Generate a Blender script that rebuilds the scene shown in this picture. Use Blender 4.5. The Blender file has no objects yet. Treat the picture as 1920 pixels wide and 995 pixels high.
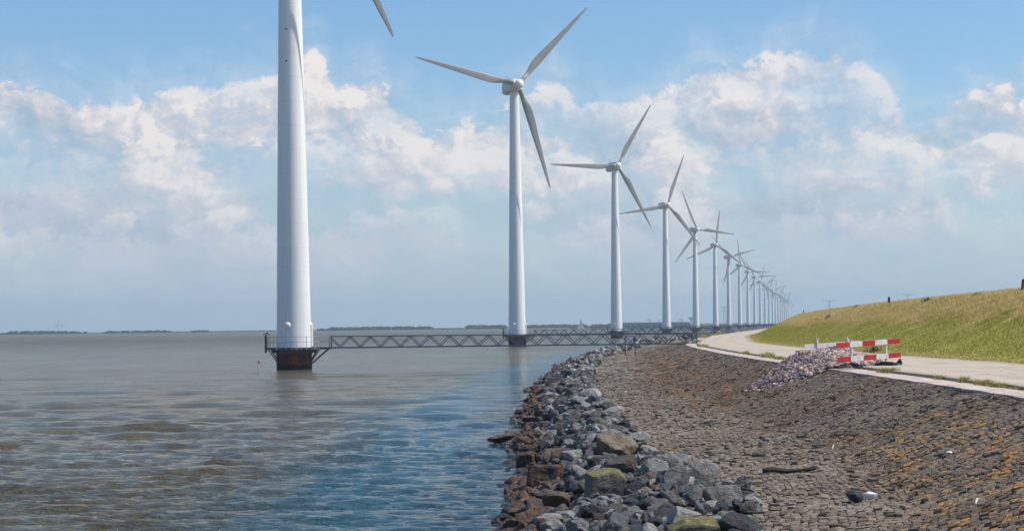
import bpy, math, random
import numpy as np
from mathutils import Vector, Matrix

S = bpy.context.scene
COL = S.collection
rng = np.random.default_rng(7)
random.seed(7)
R = math.radians

# ------------------------------------------------------------------ camera
EYE = 4.1                      # metres above the water
F = 3500.0                     # focal length in pixels of the 1920 wide photo
ROLL = 0.012
cam = bpy.data.cameras.new('camera')
camo = bpy.data.objects.new('camera', cam)
COL.objects.link(camo)
cam.sensor_width = 36.0
cam.lens = F / 1920 * 36
cam.shift_y = (611 - 497.5) / 1920
cam.clip_start = 0.5
cam.clip_end = 30000
_r = Vector((1, 0, -ROLL)).normalized()
_u = Vector((ROLL, 0, 1)).normalized()
_b = _r.cross(_u)
camo.matrix_world = Matrix(((_r.x, _u.x, _b.x, 0), (_r.y, _u.y, _b.y, 0), (_r.z, _u.z, _b.z, EYE), (0, 0, 0, 1)))
S.camera = camo

# ------------------------------------------------------------------ exposure, sun, sky
S.view_settings.view_transform = 'Standard'
S.view_settings.look = 'None'
S.view_settings.exposure = 0.10
S.view_settings.gamma = 1.0
SUN_EL, SUN_BACK = 52.0, 0.5   # the sun stands square to the right
sd = Vector((math.cos(R(SUN_EL)) * math.cos(R(SUN_BACK)), -math.cos(R(SUN_EL)) * math.sin(R(SUN_BACK)), math.sin(R(SUN_EL))))
sun = bpy.data.lights.new('sun', 'SUN')
sun.energy = 4.7
sun.angle = R(0.53)
sun.color = (1.0, 0.925, 0.80)
suno = bpy.data.objects.new('sun', sun)
COL.objects.link(suno)
suno.rotation_euler = sd.to_track_quat('Z', 'Y').to_euler()


class G:
    """small helper round a node tree"""
    def __init__(s, tree):
        s.t = tree
        tree.nodes.clear()

    def n(s, typ, ins=None, **kw):
        nd = s.t.nodes.new(typ)
        for k, v in kw.items():
            setattr(nd, k, v)
        for k, v in (ins or {}).items():
            s.put(nd.inputs[k], v)
        return nd

    def put(s, sock, v):
        if hasattr(v, 'is_output'):
            s.t.links.new(v, sock)
        elif isinstance(v, (tuple, list)) and len(v) == 3 and sock.type == 'RGBA':
            sock.default_value = (*v, 1)
        else:
            sock.default_value = v

    def m(s, op, a, b=None, c=None, clamp=False):
        nd = s.n('ShaderNodeMath', operation=op, use_clamp=clamp)
        for i, v in enumerate((a, b, c)):
            if v is not None:
                s.put(nd.inputs[i], v)
        return nd.outputs[0]

    def vm(s, op, a, b=None):
        nd = s.n('ShaderNodeVectorMath', operation=op)
        s.put(nd.inputs[0], a)
        if b is not None:
            s.put(nd.inputs[1], b)
        return nd.outputs[0]

    def step(s, v, lo, hi, smooth=True, a=0.0, b=1.0):
        nd = s.n('ShaderNodeMapRange', interpolation_type='SMOOTHSTEP' if smooth else 'LINEAR', clamp=True)
        for i, x in enumerate((v, lo, hi, a, b)):
            s.put(nd.inputs[i], x)
        return nd.outputs[0]

    def mix(s, f, a, b, mode='MIX'):
        nd = s.n('ShaderNodeMix', data_type='RGBA', blend_type=mode)
        s.put(nd.inputs[0], f)
        s.put(nd.inputs[6], a)
        s.put(nd.inputs[7], b)
        return nd.outputs[2]

    def noise(s, vec, scale, detail=3, rough=0.5, dist=0.0):
        nd = s.n('ShaderNodeTexNoise', {'Scale': scale, 'Detail': detail, 'Roughness': rough, 'Distortion': dist})
        if vec is not None:
            s.put(nd.inputs['Vector'], vec)
        return nd.outputs['Fac']

    def ramp(s, f, stops, interp='LINEAR'):
        nd = s.n('ShaderNodeValToRGB')
        nd.color_ramp.interpolation = interp
        e = nd.color_ramp.elements
        while len(e) < len(stops):
            e.new(0.5)
        for el, (p, c) in zip(e, stops):
            el.position = p
            el.color = (*c, 1)
        s.put(nd.inputs[0], f)
        return nd.outputs[0]


world = bpy.data.worlds.new('World')
S.world = world
world.use_nodes = True
g = G(world.node_tree)
sky = g.n('ShaderNodeTexSky', sky_type='NISHITA', sun_disc=False, sun_elevation=R(SUN_EL), sun_rotation=R(90 + SUN_BACK),
          altitude=0.0, air_density=1.0, dust_density=0.6, ozone_density=2.0)
WS = 0.1                       # Background strength
dirv = g.n('ShaderNodeTexCoord').outputs['Generated']
sep = g.n('ShaderNodeSeparateXYZ', {0: dirv})
dx, dy, dz = sep.outputs
hl = g.m('SQRT', g.m('ADD', g.m('MULTIPLY', dx, dx), g.m('MULTIPLY', dy, dy)))
el = g.m('DIVIDE', dz, hl)                       # tangent of the elevation
az = g.m('ARCTAN2', dx, dy)
# height of the cloud bank's upper edge round the view, from the photograph: (azimuth as photo column, row)
TOPS = [(0, 128), (90, 150), (150, 190), (215, 190), (300, 150), (400, 140), (500, 105), (600, 85), (630, 150), (655, 130), (700, 120), (745, 160),
        (800, 225), (860, 225), (930, 190), (1000, 150), (1050, 108), (1095, 155), (1180, 180), (1250, 155), (1330, 98),
        (1440, 110), (1480, 82), (1580, 74), (1640, 115), (1680, 165), (1720, 205), (1760, 205), (1800, 178), (1850, 165), (1920, 175)]
fc = g.n('ShaderNodeFloatCurve')
cv = fc.mapping.curves[0]
pts = [(0.0, 0.62)] + [(0.1 + 0.8 * u / 1920, (611 - v) / 611) for u, v in TOPS] + [(1.0, 0.6)]
while len(cv.points) < len(pts):
    cv.points.new(0.5, 0.5)
for p, (a, b) in zip(cv.points, pts):
    p.location = (a, b)
    p.handle_type = 'VECTOR'
fc.mapping.update()
AZ0 = math.atan(960 / F)
g.put(fc.inputs['Value'], g.step(az, -AZ0 / 0.8, AZ0 / 0.8, smooth=False))
top = g.m('MULTIPLY', fc.outputs[0], 611 / F)


def cloud_noise(vec):
    """billowing density 0..1 and a soft large one"""
    warp = g.n('ShaderNodeTexNoise', {'Vector': vec, 'Scale': 26, 'Detail': 4, 'Roughness': 0.6})
    v2 = g.vm('ADD', vec, g.vm('MULTIPLY', g.vm('SUBTRACT', warp.outputs['Color'], (0.5, 0.5, 0.5)), (0.045, 0.045, 0.045)))
    vo = g.n('ShaderNodeTexVoronoi', {'Vector': v2, 'Scale': 33, 'Detail': 4.5, 'Roughness': 0.60, 'Lacunarity': 2.2}, feature='F1', normalize=True)
    fb = g.noise(v2, 21, 7, 0.55)
    b = g.m('SUBTRACT', 1.0, vo.outputs['Distance'])
    return g.m('ADD', g.m('MULTIPLY', b, 0.45), g.m('MULTIPLY', fb, 0.62))


P = g.vm('MULTIPLY', dirv, (1.0, 1.0, 1.35))
P = g.vm('ADD', P, (3.7, 1.3, 0.4))
n0 = cloud_noise(P)
n1 = cloud_noise(g.vm('ADD', P, (0.009, 0.0, 0.0105)))
n2 = cloud_noise(g.vm('ADD', P, (0.022, -0.003, 0.029)))
n3 = cloud_noise(g.vm('ADD', P, (0.0033, 0.0, 0.0042)))
big = g.noise(P, 11, 4, 0.5)
# density: solid under the upper edge, broken lower down
edge = g.m('SUBTRACT', top, el)                                     # >0 below the top
edgen = g.m('ADD', edge, g.m('MULTIPLY', g.m('SUBTRACT', n0, 0.70), 0.085))
cover = g.step(edgen, -0.003, 0.0065)
wisp = g.m('MULTIPLY', g.step(edgen, -0.03, 0.006), 0.3)
cover = g.m('MAXIMUM', cover, wisp)
gap = g.noise(g.vm('MULTIPLY', P, (1.0, 1.0, 2.2)), 9.0, 5, .55)
body = g.step(g.m('ADD', g.m('MULTIPLY', n0, 0.5), gap), 0.70, 0.90)
cover = g.m('MULTIPLY', cover, g.m('ADD', g.m('MULTIPLY', body, g.step(edge, 0.0, .05, True, .25, .62)), g.step(edge, 0.0, .05, True, .75, .38)), clamp=True)
# light: thinner towards the sun means lit
lit = g.m('ADD', g.m('MULTIPLY', g.m('SUBTRACT', n0, n1), 2.6), g.m('ADD', g.m('MULTIPLY', g.m('SUBTRACT', n0, n2), 1.8), g.m('MULTIPLY', g.m('SUBTRACT', n0, n3), 2.5)))
lit = g.m('MULTIPLY', lit, g.step(el, 0.02, 0.125, True, 0.45, 1.05))
lit = g.m('ADD', lit, g.m('MULTIPLY', g.m('SUBTRACT', big, 0.5), 0.55))
lit = g.m('ADD', lit, g.m('MULTIPLY', g.step(edge, 0.075, 0.004), 0.34))
# lower banks of cumulus, each with a brighter upper rim
azv = g.n('ShaderNodeCombineXYZ', {0: az}).outputs[0]
for lvl, amp, sc, off in ((0.098, 0.05, 7.0, 0.0), (0.060, 0.045, 9.0, 5.0)):
    tl = g.m('ADD', lvl - amp / 2, g.m('MULTIPLY', g.noise(g.vm('ADD', azv, (off, off, 0)), sc, 3, .55), amp))
    e2 = g.m('ADD', g.m('SUBTRACT', tl, el), g.m('MULTIPLY', g.m('SUBTRACT', n0, 0.64), 0.10))
    rim2 = g.m('MULTIPLY', g.step(e2, -0.002, 0.004), g.step(e2, 0.034, 0.004))
    lit = g.m('ADD', lit, g.m('MULTIPLY', rim2, 0.26))
lit = g.m('ADD', g.m('MULTIPLY', lit, 0.85), 0.46, clamp=True)
k = 1.0 / WS
ccol = g.ramp(lit, [(0.0, (.38, .46, .575)), (0.35, (.50, .55, .635)), (0.66, (.64, .635, .68)), (1.0, (.86, .805, .78))])
skyc = g.n('ShaderNodeVectorMath', {0: sky.outputs[0]}, operation='SCALE')
skyc.inputs['Scale'].default_value = WS * 1.0
skycol = g.mix(1.0, skyc.outputs[0], (0.86, 1.11, 1.29), 'MULTIPLY')
col = g.mix(cover, skycol, ccol)
# air near the horizon: the clouds sink into it
hz = g.m('POWER', 2.718, g.m('MULTIPLY', g.m('MAXIMUM', el, 0.0), -20.0))
hz = g.m('MULTIPLY', hz, 0.92)
col = g.mix(hz, col, (.415, .535, .625))
sc_ = g.n('ShaderNodeVectorMath', {0: col}, operation='SCALE')
sc_.inputs['Scale'].default_value = k
bg = g.n('ShaderNodeBackground', {'Color': sc_.outputs[0], 'Strength': WS})
wo = g.n('ShaderNodeOutputWorld', {'Surface': bg.outputs[0]})


# ------------------------------------------------------------------ helpers
def pix(u, v, Y=None, z=None):
    """photo pixel to world point at depth Y or at height z"""
    xp, yp = (u - 960) / F, (611 - v) / F
    X, Z = xp + yp * ROLL, yp - xp * ROLL
    if Y is None:
        Y = (z - EYE) / Z
    return Vector((X * Y, Y, EYE + Z * Y))


def to_px(x, y, z):
    X, Z = x / y, (z - EYE) / y
    return 960 + F * (X - ROLL * Z), 611 - F * (Z + ROLL * X)


def tag(o, label=None, cat=None, group=None, kind=None):
    if label: o['label'] = label
    if cat: o['category'] = cat
    if group: o['group'] = group
    if kind: o['kind'] = kind
    return o


def empty(name, loc, rz=0.0):
    o = bpy.data.objects.new(name, None)
    COL.objects.link(o)
    o.location = loc
    o.rotation_euler = (0, 0, rz)
    o.empty_display_size = 0.1
    return o


def obj(name, mesh, parent=None, loc=None):
    o = bpy.data.objects.new(name, mesh)
    COL.objects.link(o)
    if parent is not None:
        o.parent = parent
    if loc is not None:
        o.location = loc
    return o


def np_mesh(name, verts, faces, mats, midx=None, smooth=False, uv=None):
    """verts (n,3); faces: (m,k) array or list of arrays with differing k; uv per vertex (n,2)"""
    if isinstance(faces, np.ndarray):
        faces = [faces]
    faces = [np.asarray(f, dtype=np.int32) for f in faces if len(f)]
    me = bpy.data.meshes.new(name)
    me.vertices.add(len(verts))
    me.vertices.foreach_set('co', np.asarray(verts, dtype=np.float32).ravel())
    loops = np.concatenate([f.ravel() for f in faces])
    tot = np.concatenate([np.full(len(f), f.shape[1], dtype=np.int32) for f in faces])
    st = np.concatenate([[0], np.cumsum(tot)[:-1]]).astype(np.int32)
    me.loops.add(len(loops))
    me.loops.foreach_set('vertex_index', loops)
    me.polygons.add(len(tot))
    me.polygons.foreach_set('loop_start', st)
    me.polygons.foreach_set('loop_total', tot)
    if midx is not None:
        me.polygons.foreach_set('material_index', np.asarray(midx, dtype=np.int32))
    me.polygons.foreach_set('use_smooth', np.full(len(tot), smooth, dtype=bool))
    if uv is not None:
        l = me.uv_layers.new(name='UVMap')
        l.data.foreach_set('uv', np.asarray(uv, dtype=np.float32)[loops].ravel())
    for m in (mats if isinstance(mats, (list, tuple)) else [mats]):
        me.materials.append(m)
    me.update(calc_edges=True)
    me.validate()
    return me


class MB:
    """collects boxes, bars, tubes and lathes into one mesh"""
    def __init__(s):
        s.v, s.f, s.sm = [], [], []

    def add(s, vs, fs, smooth=False):
        b = len(s.v)
        s.v += [tuple(v) for v in vs]
        s.f += [tuple(b + i for i in f) for f in fs]
        s.sm += [smooth] * len(fs)

    def box(s, c, size, rot=None):
        hx, hy, hz_ = (x / 2 for x in size)
        M = rot or Matrix.Identity(3)
        vs = [Vector(c) + M @ Vector((sx * hx, sy * hy, sz * hz_)) for sx in (-1, 1) for sy in (-1, 1) for sz in (-1, 1)]
        s.add(vs, [(0, 1, 3, 2), (4, 6, 7, 5), (0, 4, 5, 1), (2, 3, 7, 6), (0, 2, 6, 4), (1, 5, 7, 3)])

    def bar(s, a, b, w, h=None):
        a, b = Vector(a), Vector(b)
        h = h or w
        d = (b - a)
        L = d.length
        z = d.normalized()
        up = Vector((0, 0, 1)) if abs(z.z) < 0.98 else Vector((0, 1, 0))
        x = up.cross(z).normalized()
        y = z.cross(x)
        s.box((a + b) / 2, (w, h, L), Matrix((x, y, z)).transposed())

    def tube(s, a, b, r0, r1=None, n=10, smooth=True):
        a, b = Vector(a), Vector(b)
        r1 = r0 if r1 is None else r1
        z = (b - a).normalized()
        up = Vector((0, 0, 1)) if abs(z.z) < 0.98 else Vector((0, 1, 0))
        x = up.cross(z).normalized()
        y = z.cross(x)
        vs = []
        for p, r in ((a, r0), (b, r1)):
            vs += [p + (x * math.cos(t) + y * math.sin(t)) * r for t in [2 * math.pi * i / n for i in range(n)]]
        s.add(vs, [(i, (i + 1) % n, n + (i + 1) % n, n + i) for i in range(n)], smooth)
        s.add(vs[:n], [tuple(range(n - 1, -1, -1))])
        s.add(vs[n:], [tuple(range(n))])

    def lathe(s, prof, n=32, c=(0, 0, 0), smooth=True, cap=True):
        vs = []
        for r, z in prof:
            vs += [(c[0] + r * math.cos(2 * math.pi * i / n), c[1] + r * math.sin(2 * math.pi * i / n), c[2] + z) for i in range(n)]
        fs = []
        for k_ in range(len(prof) - 1):
            fs += [(k_ * n + i, k_ * n + (i + 1) % n, (k_ + 1) * n + (i + 1) % n, (k_ + 1) * n + i) for i in range(n)]
        s.add(vs, fs, smooth)
        if cap:
            s.add(vs[:n], [tuple(range(n - 1, -1, -1))])
            s.add(vs[-n:], [tuple(range(n))])

    def mesh(s, name, m):
        me = bpy.data.meshes.new(name)
        me.from_pydata(s.v, [], s.f)
        me.polygons.foreach_set('use_smooth', s.sm)
        for x in (m if isinstance(m, (list, tuple)) else [m]):
            me.materials.append(x)
        me.update()
        return me

    def build(s, name, m, parent=None, loc=None):
        return obj(name, s.mesh(name, m), parent, loc)


# ------------------------------------------------------------------ materials
def material(name):
    m = bpy.data.materials.new(name)
    m.use_nodes = True
    gg = G(m.node_tree)
    out = gg.n('ShaderNodeOutputMaterial')
    bs = gg.n('ShaderNodeBsdfPrincipled')
    gg.t.links.new(bs.outputs[0], out.inputs['Surface'])
    return m, gg, bs


def simple(name, c, rough=0.6, var=0.15, scale=3.0, metal=0.0, bump=0.0, spec=0.4):
    m, gg, bs = material(name)
    co = gg.n('ShaderNodeTexCoord').outputs['Object']
    nz = gg.noise(co, scale, 5, 0.6)
    lo = tuple(x * (1 - var) for x in c)
    hi = tuple(min(1, x * (1 + var)) for x in c)
    gg.put(bs.inputs['Base Color'], gg.ramp(nz, [(0.3, lo), (0.7, hi)]))
    bs.inputs['Roughness'].default_value = rough
    bs.inputs['Metallic'].default_value = metal
    bs.inputs['Specular IOR Level'].default_value = spec
    if bump:
        b = gg.n('ShaderNodeBump', {'Height': gg.noise(co, scale * 6, 4, 0.6), 'Strength': bump, 'Distance': 0.05})
        gg.put(bs.inputs['Normal'], b.outputs[0])
    return m


M = {}
M['galv'] = simple('galvanised_steel', (.34, .37, .40), .5, .15, 2, .3)
M['truss'] = simple('painted_truss_steel', (.055, .080, .105), .5, .2, 2)
M['deck'] = simple('dark_grating', (.06, .065, .07), .7, .3, 3)
M['black'] = simple('black_rubber', (.018, .018, .02), .6, .3, 8)
M['red'] = simple('signal_red', (.36, .014, .022), .5, .35, 3)
M['white'] = simple('board_white', (.52, .535, .54), .5, .26, 4)
M['backwhite'] = simple('weathered_board_back', (.55, .56, .58), .6, .15, 6)
M['wood'] = simple('dark_wood', (.035, .028, .022), .8, .3, 10, bump=.4)
M['flag'] = simple('flag_red', (.75, .02, .02), .7, .1, 5)
M['orange'] = simple('faded_orange', (.55, .22, .10), .6, .1, 5)
M['sail'] = simple('sailcloth', (.8, .78, .75), .7, .05, 5)
M['litter'] = simple('white_plastic', (.8, .8, .8), .5, .08, 20)
M['pylon'] = simple('pylon_steel', (.22, .26, .31), .6, .1, 1)
M['concrete'] = simple('weathered_concrete', (.30, .32, .34), .8, .2, .3)
M['gate'] = simple('sluice_gate', (.10, .14, .19), .7, .2, .3)

# tower paint: white with faint dirt runs and thin weld seams
m, gg, bs = material('turbine_white_paint')
co = gg.n('ShaderNodeTexCoord').outputs['Object']
st = gg.noise(gg.vm('MULTIPLY', co, (3.0, 3.0, 0.12)), 1.0, 4, 0.6)
sepz = gg.n('ShaderNodeSeparateXYZ', {0: co}).outputs[2]
fr = gg.m('FRACT', gg.m('DIVIDE', sepz, 2.42))
seam = gg.m('LESS_THAN', fr, 0.016)
c = gg.ramp(st, [(0.25, (.70, .71, .71)), (0.6, (.80, .80, .79))])
c = gg.mix(gg.m('MULTIPLY', seam, 0.34), c, (.45, .45, .45))
dirt = gg.m('MULTIPLY', gg.step(gg.noise(gg.vm('MULTIPLY', co, (5.0, 5.0, .09)), 1.0, 5, .7), .56, .74), gg.step(sepz, 16.0, 2.0, False, .15, .5))
c = gg.mix(dirt, c, (.46, .43, .37))
gg.put(bs.inputs['Base Color'], c)
bs.inputs['Roughness'].default_value = .42
M['paint'] = m
M['blade'] = simple('blade_gelcoat', (.32, .325, .33), .36, .10, .35)
M['nacelle'] = simple('nacelle_shell', (.66, .665, .66), .45, .08, .6)
M['hub'] = simple('hub_shell', (.74, .74, .73), .45, .05, 1)

# rusty pile
m, gg, bs = material('rusted_pile')
co = gg.n('ShaderNodeTexCoord').outputs['Object']
rn = gg.noise(gg.vm('MULTIPLY', co, (1.2, 1.2, 0.5)), 1.4, 6, 0.65)
zz = gg.n('ShaderNodeSeparateXYZ', {0: co}).outputs[2]
c = gg.ramp(rn, [(0.3, (.028, .012, .012)), (0.55, (.17, .052, .030)), (0.8, (.30, .115, .058))])
wet = gg.step(gg.m('ADD', zz, gg.m('MULTIPLY', gg.m('SUBTRACT', rn, .5), .5)), 0.75, 0.35)
c = gg.mix(wet, c, (.010, .009, .010))
gg.put(bs.inputs['Base Color'], c)
gg.put(bs.inputs['Roughness'], .75)
M['rust'] = m


def rock_material(name, lo, mid, hi, rnd_island=False, moss=False, rust=False):
    m, gg, bs = material(name)
    geo = gg.n('ShaderNodeNewGeometry')
    pos = geo.outputs['Position']
    rnd = geo.outputs['Random Per Island'] if rnd_island else gg.n('ShaderNodeObjectInfo').outputs['Random']
    off = gg.vm('ADD', pos, gg.n('ShaderNodeCombineXYZ', {0: gg.m('MULTIPLY', rnd, 37.0), 1: gg.m('MULTIPLY', rnd, 17.0)}).outputs[0])
    n1_ = gg.noise(off, 2.6, 6, 0.68)
    n2_ = gg.noise(off, 11, 5, 0.7, 0.6)
    f = gg.m('ADD', gg.m('MULTIPLY', n1_, .6), gg.m('ADD', gg.m('MULTIPLY', n2_, .5), gg.m('MULTIPLY', gg.m('SUBTRACT', rnd, .5), .42)))
    c = gg.ramp(f, [(0.30, lo), (0.52, mid), (0.80, hi)])
    # white speckle, with sunlit highlights of the facets put into the colour
    pale = gg.step(gg.noise(off, 5.5, 7, 0.75, 1.2), 0.60, 0.67)
    c = gg.mix(gg.m('MULTIPLY', pale, 0.6), c, (.48, .475, .46))
    warm = gg.step(gg.noise(off, 1.3, 3, .5), .55, .72)
    c = gg.mix(gg.m('MULTIPLY', warm, .35), c, (.24, .17, .10))
    z_ = gg.n('ShaderNodeSeparateXYZ', {0: pos}).outputs[2]
    zn = gg.m('ADD', z_, gg.m('MULTIPLY', gg.m('SUBTRACT', gg.noise(pos, 1.1, 4, .6), .5), 0.9))
    tide = gg.step(zn, .74, .36)                                     # iron stain of the tide zone
    stain = gg.ramp(gg.noise(off, 4, 5, .65), [(0.30, (.018, .012, .011)), (0.45, (.060, .029, .017)), (0.58, (.145, .066, .028)), (0.76, (.29, .135, .052))])
    c = gg.mix(gg.m('MULTIPLY', tide, 0.95 if rust else 0.78), c, stain)
    wetz = gg.step(zn, .16, -.02)
    c = gg.mix(gg.m('MULTIPLY', wetz, .8), c, (.016, .017, .016))
    if moss:
        up = gg.n('ShaderNodeSeparateXYZ', {0: geo.outputs['Normal']}).outputs[2]
        ms = gg.step(gg.m('ADD', gg.m('MULTIPLY', up, .6), gg.noise(off, 3, 5, .6)), .55, .95)
        c = gg.mix(ms, c, gg.ramp(n2_, [(.3, (.10, .09, .025)), (.7, (.30, .26, .085))]))
    gg.put(bs.inputs['Base Color'], c)
    gg.put(bs.inputs['Roughness'], gg.step(wetz, 0, 1, False, .62, .25))
    bs.inputs['Specular IOR Level'].default_value = .45
    hgt = gg.m('ADD', gg.noise(off, 7, 8, 0.7), gg.m('MULTIPLY', gg.n('ShaderNodeTexVoronoi', {'Vector': off, 'Scale': 5.0}).outputs['Distance'], .4))
    b = gg.n('ShaderNodeBump', {'Height': hgt, 'Strength': 1.0, 'Distance': 0.13})
    gg.put(bs.inputs['Normal'], b.outputs[0])
    return m


ROCKC = {
    'grey': ((.024, .025, .029), (.084, .085, .089), (.34, .335, .325)),
    'dark': ((.011, .012, .015), (.038, .040, .046), (.12, .122, .128)),
    'pale': ((.075, .075, .075), (.20, .192, .182), (.42, .40, .38)),
    'tan': ((.045, .036, .026), (.12, .094, .070), (.27, .215, .16)),
    'rust': ((.026, .014, .012), (.085, .038, .024), (.22, .092, .045)),
}
RM = {k_: rock_material('rock_' + k_, *v, rust=(k_ == 'rust')) for k_, v in ROCKC.items()}
RMI = {k_: rock_material('rock_mass_' + k_, *v, rnd_island=True, rust=(k_ == 'rust')) for k_, v in ROCKC.items()}
RM['moss'] = rock_material('rock_moss', (.04, .04, .04), (.085, .085, .08), (.17, .16, .14), moss=True)

# ------------------------------------------------------------------ shape of the shore
_E = np.array([(-80, -30), (-40, -16), (-20, -9), (0, -2), (15, 6), (27, 10.3), (41, 11.3), (63, 11.5), (87, 11.75), (117, 12.9), (150, 14.7),
               (180, 16.7), (205, 19.2), (256, 25.2), (305, 31.3), (335, 36.0), (574, 74.5), (7000, 74.5 + .162 * 6426)])
_ys = np.arange(-80, 900, 1.0)
_xs = np.interp(_ys, _E[:, 0], _E[:, 1])
_k = np.hanning(25); _k /= _k.sum()
_xs[12:-12] = np.convolve(_xs, _k, 'same')[12:-12]
def E(Y): return np.where(np.asarray(Y) < 880, np.interp(Y, _ys, _xs), np.interp(Y, _E[:, 0], _E[:, 1]))
def ZR(Y): return np.interp(Y, [72, 195], [2.34, 1.98])
def WID(Y): return np.interp(Y, [90, 180, 258, 320], [1.0, 1.22, 1.75, 1.75])   # the rock bank widens
_PD = np.array([-80, -14, -12, -10, -8.4, -7.8, -6.2, -4.3, -3.4, -0.5, 0.0])
_PZ = np.array([-3, -1.0, -.45, .35, .82, .90, .95, 1.05, 1.25, -0.12, 0.0])
def ground_z(Y, d):
    """height of the ground at depth Y and distance d landward of the road's seaward edge"""
    Y, d = np.broadcast_arrays(np.asarray(Y, float), np.asarray(d, float))
    dd = np.where(d < -8.0, -8.0 + (d + 8.0) / WID(Y), d)
    zr = ZR(Y)
    z = np.interp(dd, _PD, np.where(_PD < -1, _PZ, 0.0))
    # slope between the berm and the road edge
    t = np.clip((dd + 3.9) / 3.9, 0, 1)
    zs = 1.08 + (zr - 1.08) * t
    z = np.where(dd > -3.9, zs, np.interp(dd, [-80, -14, -12, -10, -8.4, -7.8, -6.2, -3.9], [-3, -1.0, -.45, .35, .82, .90, .95, 1.08]))
    up = np.interp(dd, [0, 7.3, 7.9, 9.0, 12.3, 14.0, 15.5, 17.0, 19.5, 33, 40], [0, 0.02, .14, .55, 1.95, 2.70, 3.30, 3.55, 3.50, -1.2, -1.5])
    far = np.interp(Y, [150, 320], [1.0, 1.0])
    return np.where(dd > 0, zr + up * far, z)
def shore(Y, d, dz=0.0):
    """world point"""
    return Vector((float(E(Y)) + d, Y, float(ground_z(Y, d)) + dz))


def strip_mesh(name, Y, D, mats, zoff=0.0, uvs=True, matf=None, smooth=True, zfun=None):
    YY, DD = np.meshgrid(Y, D, indexing='ij')
    Z = (zfun or ground_z)(YY, DD) + zoff
    X = E(YY) + DD
    v = np.stack([X, YY, Z], -1).reshape(-1, 3)
    ny, nd = len(Y), len(D)
    i = (np.arange(ny - 1)[:, None] * nd + np.arange(nd - 1)[None, :]).ravel()
    f = np.stack([i, i + 1, i + nd + 1, i + nd], -1)
    mi = None
    if matf is not None:
        mi = matf(DD[:-1, :-1].ravel() + 1e-4)
    return np_mesh(name, v, f, mats, mi, smooth, np.stack([YY, DD], -1).reshape(-1, 2))


# ground materials
m, gg, bs = material('revetment_bed')
pos = gg.n('ShaderNodeNewGeometry').outputs['Position']
c = gg.ramp(gg.noise(pos, 6, 6, .7), [(.3, (.030, .025, .021)), (.7, (.095, .076, .06))])
gg.put(bs.inputs['Base Color'], c)
bs.inputs['Roughness'].default_value = .9
gg.put(bs.inputs['Normal'], gg.n('ShaderNodeBump', {'Height': gg.noise(pos, 9, 6, .7), 'Strength': 1.0, 'Distance': .1}).outputs[0])
M['bed'] = m


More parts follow.
